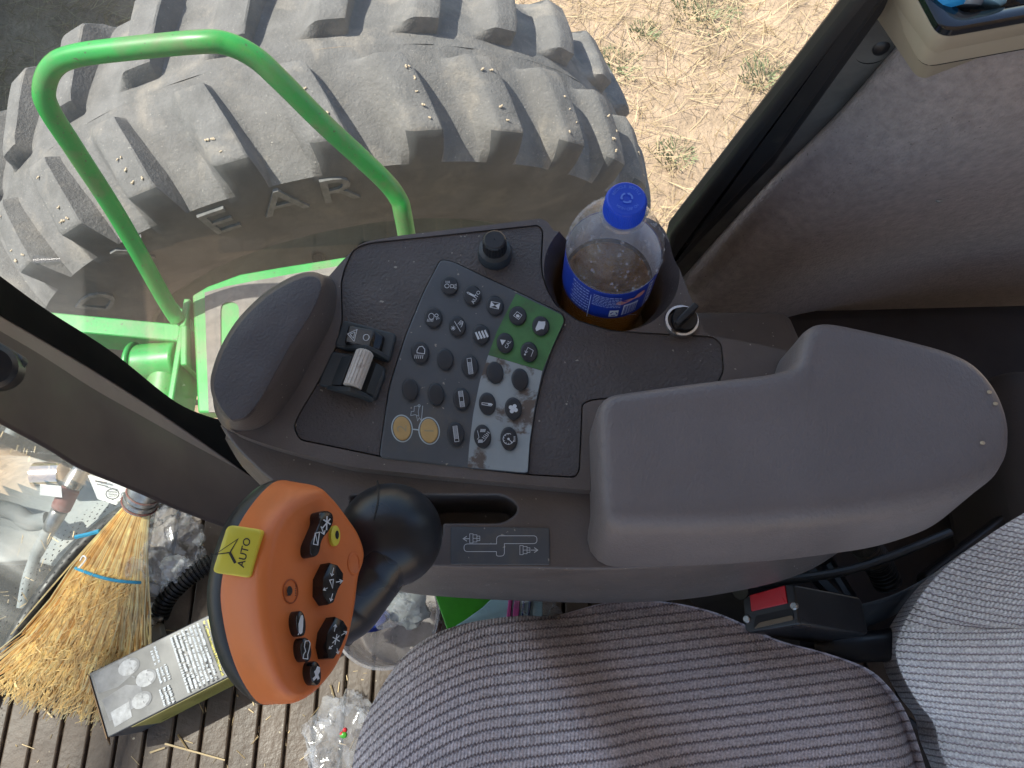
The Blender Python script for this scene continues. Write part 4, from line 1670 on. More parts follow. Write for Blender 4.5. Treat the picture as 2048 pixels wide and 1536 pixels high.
grip = MB().loft([blend(1.02), blend(1.0), blend(.85, .0012), blend(.6, .0026), blend(.35, .0036), blend(.18, .0034, .0008), blend(.07, .0022, .0012), blend(0, 0, .0006), [cf + (p - cf) * .93 for p in rf], [cf + (p - cf) * .5 for p in rf]]).build('grip_shell', M_orange, js, ang=70)
bk = [cs + (p - cs) * .98 + nF * .001 for p in rs]
MB().loft([[ck + (p - ck) * .3 - nF * .012 for p in rk_], [ck + (p - ck) * .75 - nF * .010 for p in rk_], [ck + (p - ck) * .93 - nF * .0045 for p in rk_], rk_, [p.lerp(q, .5) + (p - ck).normalized() * .001 for p, q in zip(rk_, rs)], [cs + (p - cs) * 1.006 - nF * .0012 for p in rs], [cs + (p - cs) * .99 - nF * .0002 for p in rs], bk]).build('grip_back', M_soft, js, ang=55)
# neck and ball
bc = WD(781, 1070, .500)
mb = MB()
pth = [(1285, 410, .500), (1230, 490, .490), (1165, 590, .489), (1085, 670, .489), (1010, 735, .490), (950, 780, .490), (900, 800, .490)]
mb.tube(catmull([WD(*J(x, y), d) for x, y, d in pth], 6), [.0245 - .0025 * min(1, i / 10) + .0105 * max(0, (i - 12) / 24) for i in range(37)], 32)
mb.build('neck', M_soft, js, ang=80)
mb = MB()
rb_ = .0336
mb.sphere(bc, rb_, 40, (1, 1, 1.0))
mb.build('ball_boot', M_soft, js, ang=80)
mb = MB()
c0 = [(755, 962), (757, 985), (755, 1010), (748, 1040)]
def on_ball(u, v):
    r = ray(u, v)
    b_ = r.dot(CAM - bc)
    dd = b_ * b_ - r.length_squared * ((CAM - bc).length_squared - rb_ ** 2)
    return CAM + r * ((-b_ - math.sqrt(max(0, dd))) / r.length_squared)


mb.tube(catmull([on_ball(u, v) for u, v in c0], 6), .0006, 6)
mb.build('boot_seam', M_dark, js)
MB().tube([bc, bc + Vector((0, 0, -.09))], .011, 16).build('lever_shaft', M_steel, js)


def cap_button(name, pts, h, mat, parent, rnd_=.86, t0=0.0):
    top_ = [jp(x, y, t0 + h) for x, y in pts]
    c = cen_(top_)
    b = [p - nF * (h + .004) for p in top_]
    return MB().loft([b, [p - nF * h * .15 for p in top_], [c + (p - c) * .965 - nF * h * .03 for p in top_], [c + (p - c) * .90 for p in top_]]).build(name, mat, parent, ang=40)


def jart(t):
    return Art(lambda x, y, l: jp(x, y, t + .0001 + l))


HR = .0085
r1 = cm2([(815, 262), (862, 262), (886, 290), (884, 340), (858, 390), (825, 430), (806, 470), (792, 535), (765, 556), (742, 535), (742, 480), (770, 410), (798, 340), (800, 290)], 5, True)
b = cap_button('rocker_button', r1, HR, M_gbtn, js)
a = jart(HR)
a.line([(822, 318), (868, 348)], 9); a.line([(845, 295), (842, 385)], 9); a.line([(866, 312), (815, 372)], 8)
a.arrow((806, 360), (826, 412), 6, 22)
a.line([(770, 405), (796, 398), (786, 480), (758, 474)], 6, True)
a.line([(770, 405), (786, 480)], 5)
a.build('icon', M_ink, b)
o1 = [(868, 592), (915, 606), (952, 660), (950, 712), (918, 765), (888, 850), (858, 862), (818, 802), (820, 690)]
b = cap_button('octagon_button', o1, HR, M_gbtn, js)
a = jart(HR)
a.line([(862, 705), (886, 700), (880, 755)], 6, True)
a.arrow((902, 718), (944, 710), 6, 18); a.arrow((848, 755), (822, 768), 5, 14)
a.arrow((888, 625), (874, 678), 5, 16); a.arrow((882, 790), (868, 838), 5, 16)
a.build('icon', M_ink, b)
o2 = [(905, 938), (952, 962), (980, 1008), (968, 1060), (938, 1130), (892, 1208), (855, 1205), (838, 1130), (850, 1035)]
b = cap_button('octagon_button', o2, HR, M_gbtn, js)
a = jart(HR)
a.line([(882, 1070), (926, 1096)], 6); a.line([(908, 1050), (896, 1118)], 6); a.line([(924, 1060), (880, 1108)], 6)
a.arrow((892, 1034), (900, 990), 5, 15); a.arrow((936, 1058), (972, 1034), 5, 17); a.arrow((882, 1124), (858, 1144), 5, 14); a.arrow((908, 1140), (916, 1176), 5, 15)
a.build('icon', M_ink, b)
HC = .0068
for (cx, cy, rx, ry, kd) in ((682, 982, 29, 82, 0), (714, 1150, 32, 78, 1), (776, 1300, 33, 78, 2)):
    b = cap_button('round_button', [(cx + rx * math.cos(q * PI / 14) + 6 * math.sin(q * PI / 14), cy + ry * math.sin(q * PI / 14)) for q in range(28)], HC, M_gbtn, js)
    a = jart(HC)
    if kd == 0:
        a.poly([(678, 930), (690, 928), (694, 950), (692, 1000), (688, 1040), (676, 1052), (664, 1040), (662, 985)])
        a.line([(664, 1045), (660, 1056)], 5)
    elif kd == 1:
        a.line([(706, 1095), (728, 1092), (738, 1110), (730, 1150), (722, 1180), (722, 1210), (692, 1206), (696, 1180), (708, 1160), (700, 1130)], 5, True)
    else:
        a.poly([(782, 1255), (800, 1262), (800, 1290), (790, 1310), (798, 1335), (784, 1345), (780, 1330), (760, 1350), (752, 1335), (770, 1315), (762, 1290), (772, 1280)])
    a.build('icon', M_ink, b)
b = cap_button('yellow_plug', [(901 + 30 * math.cos(q * PI / 14), 420 + 66 * math.sin(q * PI / 14)) for q in range(28)], .0022, M_yellow, js)
a = jart(.0022); a.disc((910, 415), 12, 28); a.build('icon', M_dark, b)
mb = MB()
mb.tube([jp(1017 + 36 * math.cos(q * PI / 16), 597 + 68 * math.sin(q * PI / 16), .0002) for q in range(32)], .0006, 6, closed=True)
mb.build('blank_ring', M_orange, js)
mb = MB()
mb.tube([jp(612 + 46 * math.cos(q * PI / 16), 776 + 76 * math.sin(q * PI / 16), .0004) for q in range(32)], .00035, 6, closed=True)
mb.build('decal_ring', pbr('dark_orange', (.36, .08, .018), .5), js)
a = jart(.0012)
a.disc((606, 772), 18, 30); a.line([(612, 800), (590, 800)], 8)
for q in range(7):
    a.line([(640, 738 + q * 11), (648, 736 + q * 11)], 5)
a.build('plug_decal', M_inkd, js)
# yellow AUTO key on the left flank
yc = WD(*J(262, 520), .3985)
nY = ((CAM - yc).normalized() * .93 - RT * .34 + UP * .05).normalized()


def yp(cx, cy, t):
    return WP(*J(cx, cy), yc + nY * t, nY)


yk = rpoly([(205, 348), (424, 380), (352, 692), (106, 656)], [40, 34, 34, 34], 6)
yt = [yp(x, y, .0) for x, y in yk]
cy_ = cen_(yt)
b = MB().loft([[p - nY * .012 for p in yt], [p - nY * .0022 for p in yt], [cy_ + (p - cy_) * .985 - nY * .0006 for p in yt], [cy_ + (p - cy_) * .93 for p in yt]]).build('auto_key', M_yellow, js, ang=50)
a = Art(lambda x, y, l: yp(x, y, .0001 + l))
a.text('AUTO', (316, 528), 66, -1.33, 1.05, .012)
a.line([(128, 540), (274, 442), (224, 528)], 9, True)
a.line([(222, 528), (258, 596)], 18)
a.build('auto_mark', M_inkd, b)

# ------------------------------------------------------------------ bottle
bx = Vector((cupc.x - .002, cupc.y - .001, .566))
bo = thing('drink_bottle', 'clear soda bottle with blue cap and blue label standing in the cup holder', 'bottle', bx)
prof = [(.0001, .002), (.018, .001), (.026, .0), (.0325, .004), (.0345, .012), (.0347, .050), (.0356, .070), (.0356, .084), (.0356, .124), (.0358, .126), (.0367, .128), (.0366, .132), (.0358, .138), (.0338, .145), (.0300, .153), (.0245, .161), (.0185, .168), (.0145, .172), (.0138, .176)]
mb = MB(); mb.lathe(prof, bx, (0, 0, 1), 64); mb.build('bottle_body', M_pet, bo, ang=60)
mb = MB(); mb.lathe([(.0138, .174), (.0165, .175), (.0168, .1765), (.0160, .178), (.0138, .178)], bx, (0, 0, 1), 48); mb.build('neck_ring', M_film, bo)
mb = MB(); mb.lathe([(.0001, .003), (.0318, .004), (.0338, .012), (.0340, .050), (.0345, .068), (.0346, .080), (.0001, .080)], bx, (0, 0, 1), 56); mb.build('tea', M_liq, bo)
mb = MB()
rings = []
for h, r0, kn in ((.1895, .0140, 0), (.1905, .0145, 0), (.1925, .0146, 0), (.1930, .0143, 1), (.2035, .0139, 1), (.2052, .0133, 0), (.2058, .0124, 0), (.2058, .006, 0), (.2058, .0001, 0)):
    rings.append([bx + Vector((math.cos(2 * PI * k / 180) * (r0 + (.00035 if kn and k % 3 == 0 else 0)), math.sin(2 * PI * k / 180) * (r0 + (.00035 if kn and k % 3 == 0 else 0)), h - .012)) for k in range(180)])
mb.loft(rings, False, False)
cp = mb.build('cap', M_blue, bo, ang=28)


def capmap(x, y, l):
    return bx + Vector((x, y, .1939 + l))


a = Art(capmap)
for s_, r_, a0, a1, up in (('RECYCLE BOTTLE', .0092, 2.75, .35, 1), ('WITH CAP ON', .0088, 3.95, 5.55, -1)):
    n = len(s_)
    for i, ch in enumerate(s_):
        if ch == ' ':
            continue
        t = a0 + (a1 - a0) * i / (n - 1)
        a.text(ch, (r_ * math.cos(t), r_ * math.sin(t)), .0030, t - PI / 2 if up > 0 else t + PI / 2, 1, 0, 1)
for k in range(3):
    t = PI / 2 + k * 2 * PI / 3
    a.ring((0, 0), .0036, .0036, .0013, t + .25, t + 1.55, 8)
    q = t + 1.55
    a.poly([(.0048 * math.cos(q), .0048 * math.sin(q)), (.0024 * math.cos(q), .0024 * math.sin(q)), (.0037 * math.cos(q + .5), .0037 * math.sin(q + .5))])
a.build('cap_print', M_bluep, cp)
# label sleeve, marks wrap round it
RL = .03655
mb = MB(); mb.lathe([(RL - .0004, .0835), (RL, .084), (RL, .124), (RL - .0004, .1245)], bx, (0, 0, 1), 96)
lab = mb.build('label', M_label, bo)
mb = MB(); mb.lathe([(RL - .0007, .0845), (RL - .0007, .1235)], bx, (0, 0, 1), 64); mb.build('label_back', M_lwhite, lab, fixn=False)
LR = RL + .00008
FR = math.atan2(-bx.y, -bx.x)        # the side that faces the seat


def lmap(x, y, l):                   # x along the wrap (m), y height (m)
    t = -PI / 2 + x / LR
    return bx + Vector(((LR + l) * math.cos(t), (LR + l) * math.sin(t), .104 + y * .95))


a = Art(lmap)
for j in range(8):                   # fine print, as rows of dashes
    x = -.036 + (j % 2) * .002
    while x < -.020:
        w_ = rnd.uniform(.0012, .0034)
        a.grid(x, .016 - j * .0042, min(x + w_, -.019), .0172 - j * .0042, 2, 1)
        x += w_ + .0007
for j in range(7):
    x = -.016
    while x < .004:
        w_ = rnd.uniform(.001, .003)
        a.grid(x, .0175 - j * .0021, min(x + w_, .0045), .0183 - j * .0021, 2, 1)
        x += w_ + .0006
a.line([(-.0175, .019), (-.0175, -.020), (.0205, -.020)], .0005)
a.build('label_print', M_lprint, lab)
a = Art(lmap, .00004)
a.grid(-.0015, -.0175, .0055, -.0065, 4, 1)      # recycle panel
a.grid(.0085, -.0165, .0205, .0015, 6, 1)        # bar code ground
a.grid(.0285, -.022, .0292, .022, 2, 2)
for j in range(6):
    a.text('TEA'[j % 3], (.0325, .016 - j * .006), .007, -PI / 2, 1, .02, 1) if False else a.grid(.0305, .016 - j * .0062, .0335, .0195 - j * .0062, 3, 1)
a.build('label_panels', M_lwhite, lab)
a = Art(lambda x, y, l: lmap(x, y, l + .0004))
for k in range(3):
    t = PI / 2 + k * 2 * PI / 3
    a.ring((.002, -.012), .0024, .0030, .0010, t + .25, t + 1.6, 6)
xx = .0092
while xx < .0198:
    w_ = rnd.choice((.0003, .0005, .0008))
    a.grid(xx, -.0155, xx + w_, .0005, 1, 1)
    xx += w_ + rnd.choice((.0003, .0005))
a.build('bar_code', M_label, lab)
a = Art(lambda x, y, l: lmap(x, y, l + .0003))
pk = cm2([(.002, .0055), (.006, .0035), (.011, .006), (.016, .0085), (.021, .0075), (.0245, .011), (.0235, .0155), (.018, .0145), (.0155, .0105), (.012, .0115), (.007, .010), (.003, .0095)], 4, True)
a.poly(pk)
a.build('label_swash', M_pink, lab)
# condensation beads on the shoulder
mb = MB()
def prr(h):
    for i in range(len(prof) - 1):
        if prof[i][1] <= h <= prof[i + 1][1]:
            t = (h - prof[i][1]) / (prof[i + 1][1] - prof[i][1])
            return prof[i][0] + (prof[i + 1][0] - prof[i][0]) * t
    return .03
for i in range(620):
    h = rnd.uniform(.128, .168)
    t = rnd.uniform(-PI, PI)
    if mnoise.noise((math.cos(t) * 2, math.sin(t) * 2, h * 30)) < -.12:
        continue
    r = prr(h)
    s_ = min(.0016, rnd.lognormvariate(-7.42, .45))
    mb.sphere(bx + Vector((r * math.cos(t), r * math.sin(t), h)), s_, 6, (1, 1, .9))
dr = mb.build('condensation', M_drop, bo)
dr['kind'] = 'stuff'

# ------------------------------------------------------------------ seat
st = thing('driver_seat', 'grey ribbed knit driver seat with cushion and side bolster of the backrest', 'seat', (.12, -.25, 0))
ZS = .50
edge = [(690, 1640), (700, 1560), (716, 1480), (745, 1408), (795, 1330), (852, 1280), (930, 1250), (1030, 1236), (1110, 1232), (1215, 1206), (1320, 1203), (1420, 1222), (1500, 1254), (1560, 1282), (1650, 1306), (1730, 1335), (1775, 1370), (1815, 1430), (1850, 1530), (1870, 1620)]
E3 = resamp(catmull([W(u, v, ZS) for u, v in edge], 8), 150)
TT = [-.16, -.12, -.085, -.055, -.035, -.02, -.01, 0, .008, .018, .03, .045, .06, .08, .10, .125, .15, .18, .21, .25, .30, .36, .42, .50]
# inward direction mixes 'towards the seat centre line' with -Y so ribs run as offset curves
mb = MB(); uvs = []
cx0 = .12
vs, fs = [], []
for j, t in enumerate(TT):
    for i, p in enumerate(E3):
        s_ = i / 149
        a_, b_ = E3[max(i - 1, 0)], E3[min(i + 1, 149)]
        tg = (b_ - a_).normalized()
        nn = Vector((tg.y, -tg.x, 0))          # to the right of travel = inside
        dr_ = (nn * .55 + Vector((0, -1, 0)) * .75)
        side_k = max(0, 1 - abs(s_ - .5) * 2)
        if t < 0:
            tt = -t
            ro = .035
            ang_ = min(tt / ro, PI / 2)
            off = -nn * ro * math.sin(ang_) * .04
            z = ZS - ro * (1 - math.cos(ang_)) - max(0, tt - ro * PI / 2)
            q = p + off
        else:
            q = p + dr_ * t * (.80 if t < .2 else .80)
            q.x = q.x if t < .05 else q.x * 1.0
            e0 = min(1, t / .05)
            z = ZS + .020 * math.sin(e0 * PI / 2)
        # bolster: raised outside a curved crease, dished inside
        if t >= 0:
            px = q.x; py = q.y
            dd_ = .0117 - py
            cr = .053 + .55 * dd_ + (2.2 * dd_ * dd_ if dd_ > 0 else 0)
            d_ = px - cr
            z += .028 / (1 + math.exp(d_ / .0075)) - .010
            z += .007 * math.exp(-((d_ + .035) / .030) ** 2)
            z -= .020 * max(0, (px - .28) / .1) ** 2
            z -= .018 * max(0, min(1, (-.02 - px) / .10)) ** 2
        vs.append(Vector((q.x, q.y, z)))
        d_l = max(0, -(q.x + .01))
        yc_ = .12 * q.x - 3.8 * d_l * d_l
        uvs.append((q.x * 350, (q.y - yc_ + (z - ZS if t < 0 else 0)) / .0079 + 100))
nE = len(E3)
for j in range(len(TT) - 1):
    for i in range(nE - 1):
        fs.append((j * nE + i, j * nE + i + 1, (j + 1) * nE + i + 1, (j + 1) * nE + i))
mb.add(vs, fs)
mb.build('cushion', M_seat, st, ang=80, fixn=False, uvs=uvs)
# backrest
bl = [(2075, 1010, .66), (1985, 1065, .62), (1885, 1140, .585), (1825, 1215, .56), (1792, 1285, .545), (1800, 1340, .54), (1832, 1400, .54), (1868, 1448, .54), (1880, 1500, .54), (1905, 1560, .54), (1935, 1640, .54)]
L3 = resamp(catmull([W(u, v, z) for u, v, z in bl], 8), 120)
vs, fs, uvs = [], [], []
TB = [-.09, -.05, -.025, -.010, 0, .006, .014, .026, .042, .065, .10, .15, .22, .32, .45]
for j, t in enumerate(TB):
    for i, p in enumerate(L3):
        s_ = i / 119
        if t < 0:
            q = p + Vector((.035 * (1 - math.exp(t / .03)), 0, t * 1.1))
        else:
            rr = 1 - math.exp(-t / .03)
            q = p + Vector((.016 * rr + t * .50, -.02 * rr * (1 if s_ < .5 else .3) - .10 * t * (s_ < .45), .018 * rr + t * .92))
        vs.append(q); uvs.append((t / .0016 * .7, s_ * 54 + t * 4))
nE = len(L3)
for j in range(len(TB) - 1):
    for i in range(nE - 1):
        fs.append((j * nE + i, j * nE + i + 1, (j + 1) * nE + i + 1, (j + 1) * nE + i))
mb = MB(); mb.add(vs, fs)
mb.build('backrest', M_back_lit, st, ang=80, fixn=False, uvs=uvs)
mb = MB()
mb.prism([(-.08, .0, .42), (.33, .0, .42), (.42, -.08, .42), (.60, -.1, .42), (.60, -.6, .42), (-.08, -.6, .42)], (0, 0, -.10))
mb.box((-.02, -.50, .03), (.40, -.03, .33))
mb.build('seat_base', M_black, st, bevel=.008)
mb = MB()
mb.prism([W(1830, 1150, .40), W(2100, 950, .40), W(2100, 1700, .40), W(1840, 1700, .40)], (0, 0, .02))
mb.build('back_frame', M_black, st, bevel=.004)

# ------------------------------------------------------------------ belt buckle
bk_o = W(1560, 1225, .47)
bu = thing('belt_buckle', 'black seat belt buckle with red release button beside the cushion', 'buckle', bk_o)


def Q(cx, cy):
    return (1200 + cx / 2.415, 1000 + cy / 2.415)


bo3 = WD(*Q(820, 520), .66)
nB = ((CAM - bo3).normalized() * .80 - RT * .52 + UP * .10).normalized()


def qp(cx, cy, t):
    return WP(*Q(cx, cy), bo3 + nB * t, nB)


ff = rpoly([(690, 485), (712, 462), (905, 405), (935, 408), (962, 590), (950, 602), (715, 642), (700, 628)], [8, 10, 10, 10, 10, 10, 10, 10], 4)
fr = [qp(x, y, 0) for x, y in ff]
axd = (W(*Q(1150, 560), .45) - bo3)
axd = (RT * .78 - nB * .42 + Vector((0, -.12, -.10))).normalized()
cB = cen_(fr)
MB().loft([[cB + (p - cB) * .75 + axd * .080 for p in fr], [cB + (p - cB) * .98 + axd * .070 for p in fr], [cB + (p - cB) * 1.0 + axd * .004 for p in fr], fr]).build('buckle_body', M_black, bu, bevel=.0015)
rp = [qp(x, y, .0015) for x, y in rpoly([(722, 460), (890, 412), (904, 498), (730, 538)], 5, 4)]
MB().prism(rp, -nB * .004).build('release_button', M_red, bu, bevel=.0008)
sp_ = [qp(x, y, .0006) for x, y in rpoly([(752, 560), (925, 522), (938, 572), (740, 622)], 10, 5)]
MB().prism(sp_, -nB * .003).build('tongue_slot', M_dark, bu)
sp_ = [qp(x, y, .0012) for x, y in rpoly([(770, 592), (928, 556), (934, 578), (742, 622)], 10, 5)]
MB().prism(sp_, -nB * .002).build('slot_lip', pbr('dull_brass', (.16, .12, .08), .45, metal=.4), bu)
for x, y in ((710, 575), (938, 512)):
    mb = MB()
    mb.lathe([(.0034, -.001), (.0034, .0012), (.0026, .0018), (.0001, .0018)], qp(x, y, 0), nB, 16)
    mb.build('screw', M_steel, bu)
s0 = cB + axd * .07
mb = MB()
pa_ = catmull([s0, s0 + Vector((.06, .015, -.02)), s0 + Vector((.14, .05, -.05)), s0 + Vector((.24, .09, -.09))], 6)
e1_ = Vector((.1, .55, .75)).normalized()
mb.loft([[p + e1_ * .017 + Vector((0, -.003, 0)), p + e1_ * .017, p - e1_ * .017, p - e1_ * .017 + Vector((0, -.003, 0))] for p in pa_])
mb.build('stalk', M_bezel, bu, bevel=.001)
mb = MB()
pa_ = [s0 + Vector((-.02, -.022, -.022)), s0 + Vector((.05, -.02, -.03)), s0 + Vector((.16, .0, -.07))]
mb.tube(pa_, .014, 14)
mb.build('cable_sleeve', M_black, bu)

# corrugated conduit behind the buckle, and bracket arm
def corrug(pts, r, pitch, amp, name, mat, label, cat, seg=18):
    P = catmull(pts, 40)
    L = 0
    ra = []
    for i, p in enumerate(P):
        if i:
            L += (p - P[i - 1]).length
        ra.append(r + amp * (1 if math.sin(2 * PI * L / pitch) > 0 else -1))
    mb_ = MB()
    mb_.tube(P, ra, seg)
    o = mb_.build(name, mat, ang=30)
    return tag(o, label, cat)


corrug([W(1725, 1085, .44), W(1752, 1120, .40), W(1775, 1165, .38)], .013, .0055, .0016, 'corrugated_conduit', M_hose, 'black corrugated conduit in the dark gap behind the belt buckle', 'conduit')
mb = MB()
P = [W(1470, 1170, .47), W(1700, 1140, .44), W(1900, 1065, .43)]
mb.tube(catmull(P, 6), .0045, 10)
tag(mb.build('seat_rail', M_bezel), 'thin dark metal rail running behind the belt buckle under the armrest', 'rail')
mb = MB()
for x0, y0, x1, y1, r in ((1600, 1110, 1680, 1190, .012), (1650, 1120, 1700, 1200, .008), (1480, 1180, 1540, 1170, .010)):
    mb.tube([W(x0, y0, .40), W(x1, y1, .37)], r, 10)
tag(mb.build('cable_bundle', M_black), 'dark bundle of cables in the shadow beside the corrugated conduit', 'cables')

# ------------------------------------------------------------------ tan storage box at the top right
bxo = WY(1950, 60, .37)
sb = thing('storage_box', 'beige plastic storage box with glossy black rim on the felt wall', 'storage box', bxo)
def SB(cx, cy):
    return (1700 + cx / 5.885, cy / 5.885)
zb = .845
t_c = W(*SB(1030, 470), zb)          # near top corner
t_r = W(*SB(2300, 240), zb)
t_l = W(*SB(700, -180), zb)
ex = (t_r - t_c)
ey = (t_l - t_c)
ex = ex.normalized() * .17
ey = (ey - ex * ey.dot(ex) / ex.length_squared).normalized() * .115
bot = WP(*SB(735, 985), t_c + Vector((0, 0, 0)), ey.normalized().cross(Vector((0, 0, 1))).normalized()) if False else None
dz = -.062
b_c = t_c + Vector((0, 0, dz)) + (ey.normalized() * .004)
tq = [t_c, t_c + ex, t_c + ex + ey, t_c + ey]
mid_ = sum(tq, Vector()) / 4
zq = zb - .052
b0 = W(1838, 166, zq); b1 = W(2052, 58, zq); b3 = W(1712, -20, zq)
bex = (b1 - b0).normalized() * ex.length; bey = (b3 - b0).normalized() * ey.length
bq = [b0, b0 + bex, b0 + bex + bey, b0 + bey]


def sqr(k, dz_, r=.010):
    q = [mid_ + (p - mid_) * k for p in tq]
    c2 = rpoly([(p.x, p.y) for p in q], r, 5)
    return [Vector((x, y, mid_.z + dz_)) for x, y in c2]


def bqr(k, t, out=1.0, r=.010):
    q = [p.lerp(p2, t) for p, p2 in zip(tq, bq)]
    m_ = sum(q, Vector()) / 4
    q = [m_ + (p - m_) * k for p in q]
    c2 = rpoly([(p.x, p.y) for p in q], r, 5)
    return [Vector((x, y, m_.z)) for x, y in c2]


mb = MB()
mb.loft([bqr(.94, 1.03), bqr(.98, 1.01), bqr(1, .97), bqr(1.0, .42), bqr(1.012, .38), bqr(1.012, .02), bqr(1.0, -.02), sqr(.97, .002), sqr(.94, -.02), sqr(.90, -.03)], True, True)
mb.build('box_shell', M_beige, sb, ang=40)
mb = MB()
mb.loft([sqr(1.0, .001), sqr(.995, .005), sqr(.96, .006), sqr(.80, .004), sqr(.76, .001), sqr(.75, -.04)], False, False)
mb.build('box_rim', M_gloss, sb, ang=40)
mb = MB()
mb.loft([sqr(.86, -.034), sqr(.86, -.028)])
mb.build('box_floor', M_dark, sb)
def incan(name, px, z, r, L, mat, lb, cat, tilt):
    mb_ = MB()
    ax_ = Vector(tilt).normalized()
    c = W(*px, z) + ax_ * L / 2
    mb_.lathe([(.0001, -L / 2), (r * .85, -L / 2), (r, -L / 2 + r * .2), (r, L / 2 - r * .2), (r * .8, L / 2), (r * .4, L / 2), (.0001, L / 2 - .002)], c, ax_, 32)
    tag(mb_.build(name, mat), lb, cat)
incan('spray_can', (1893, 16), .842, .0125, .10, M_cyan, 'bright blue can leaning in the beige storage box', 'can', (-.25, .75, .65))
incan('tape_roll', (1922, 14), .842, .012, .08, M_tape, 'silver metal tube in the beige storage box beside the blue can', 'tube', (.0, .8, .6))
incan('paper_roll', (1958, 8), .842, .014, .09, M_plblue, 'pale bluish white roll in the beige storage box, right of the silver tube', 'roll', (.25, .8, .6))

# ------------------------------------------------------------------ broom on the floor
br = thing('broom', 'old corn broom with blue twine lying on the slatted floor', 'broom', W(150, 1250, .0))
rws = [((255, 1004), (300, 1013), .115, .018), ((205, 1065), (292, 1085), .095, .022), ((153, 1137), (287, 1165), .078, .030), ((70, 1270), (276, 1295), .050, .036), ((-35, 1372), (232, 1442), .018, .034)]
mb = MB()
cidx = []
for i in range(1900):
    s_ = rnd.random()
    q = rnd.uniform(-1, 1)
    pts = []
    tend = rnd.uniform(.80, 1.02)
    js_ = rnd.gauss(0, .018)
    for k, (A2, B2, z, th) in enumerate(rws):
        ss = s_ + js_ * k + (rnd.gauss(0, .012) if k > 2 else 0)
        u = A2[0] + (B2[0] - A2[0]) * ss
        v = A2[1] + (B2[1] - A2[1]) * ss + 12 * math.sin(ss * PI) * (k / 4)
        e = math.sqrt(max(0, 1 - (2 * s_ - 1) ** 2)) * .75 + .25
        pts.append(W(u, v, max(.004, z + q * th * .5 * e)))
    P = catmull(pts, 2)
    n = max(4, int(len(P) * tend))
    P = P[:n]
    if n > 5:
        P[-1] = P[-1] + Vector((rnd.gauss(0, .006), rnd.gauss(0, .006), rnd.uniform(0, .005)))
        P[-2] = P[-2] + Vector((rnd.gauss(0, .003), rnd.gauss(0, .003), rnd.uniform(0, .003)))
    r0 = rnd.uniform(.0009, .0019)
    mb.tube(P, [r0 * (1 - .45 * j / n) for j in range(n)], 3, cap=False)
    cidx += [rnd.choice((0, 0, 1, 1, 2))] * ((n - 1) * 3)
o = mb.build('bristles', M_bris, br, fixn=False)
o.data.materials.append(M_bris2)
o.data.materials.append(M_bris3)
o.data.polygons.foreach_set('material_index', cidx)
o['kind'] = 'stuff'
# seed-head twigs
mb = MB()
for i in range(1500):
    s_ = rnd.random(); t = rnd.uniform(.45, 1.0)
    k = min(3, int(t * 4)); f_ = t * 4 - k
    A2, B2, z, th = rws[k]; A3, B3, z3, th3 = rws[min(k + 1, 4)]
    u = (A2[0] + (B2[0] - A2[0]) * s_) * (1 - f_) + (A3[0] + (B3[0] - A3[0]) * s_) * f_
    v = (A2[1] + (B2[1] - A2[1]) * s_) * (1 - f_) + (A3[1] + (B3[1] - A3[1]) * s_) * f_
    zz = z * (1 - f_) + z3 * f_ + th * .55 * math.sqrt(max(0, 1 - (2 * s_ - 1) ** 2)) + .002
    p = W(u, v, zz)
    a_ = math.radians(240) + rnd.gauss(0, .45) - (s_ - .5) * .7
    d = Vector((math.cos(a_), math.sin(a_), rnd.gauss(-.15, .15)))
    straw(mb, p, d, rnd.uniform(.008, .028), rnd.uniform(.0005, .0009), rnd.gauss(0, .3))
o = mb.build('twigs', M_bris, br, fixn=False)
o['kind'] = 'stuff'
# twine
for k, w0 in ((2, .0022),):
    A2, B2, z, th = rws[k]
    pts = []
    for i in range(25):
        t = i / 24 * 2 * PI
        s_ = .5 + .52 * math.cos(t)
        u = A2[0] + (B2[0] - A2[0]) * s_; v = A2[1] + (B2[1] - A2[1]) * s_ + 8 * math.sin(s_ * PI)
        pts.append(W(u, v, z + th * .62 * math.sin(t)))
    mb = MB(); mb.tube(pts[:-1], w0, 8, closed=True)
    mb.build('twine', M_string, br)
    mb = MB(); mb.tube(catmull([W(158, 1136, .095), W(172, 1118, .10), W(166, 1112, .10), W(160, 1122, .10)], 5), .0012, 6); mb.build('twine_knot', M_cap, br)
mb = MB(); mb.tube([W(152, 1074, .075), W(178, 1068, .085), W(200, 1062, .093)], .0032, 6); mb.build('twine_tail', M_string, br)
f0, f1 = W(278, 1010, .115), W(300, 955, .150)
mb = MB(); mb.tube([f0, f0.lerp(f1, .8), f1], [.0235, .0205, .016], 24)
mb.build('ferrule', M_steel, br)
for k, t in enumerate((.06, .24, .42)):
    c = f0.lerp(f1, t)
    mb = MB()
    dx = (f1 - f0).normalized(); e_1 = dx.orthogonal().normalized(); e_2 = dx.cross(e_1)
    rr = .0240 - .0035 * t
    mb.tube([c + (e_1 * math.cos(q * PI / 12) + e_2 * math.sin(q * PI / 12)) * rr for q in range(24)], .0013, 8, closed=True)
    mb.build('wire_band', M_sleeve if k != 1 else M_steel, br)
mb = MB(); mb.tube([f0.lerp(f1, .7), f1 + (f1 - f0) * .35], .0115, 16); mb.build('handle', M_kraft, br)

# ------------------------------------------------------------------ printed carton
HZ = .095
A = W(178, 1347, HZ); D = W(209, 1479, HZ); Bp = W(418, 1229, HZ)
exx = (Bp - A).normalized(); eyy = Vector((exx.y, -exx.x, 0))
if eyy.dot(D - A) < 0:
    eyy = -eyy
Lx, Ly = .255, (D - A).length
ct = thing('carton', 'dark printed carton with gold side lying on the floor below the broom', 'carton', (A.x, A.y, 0))


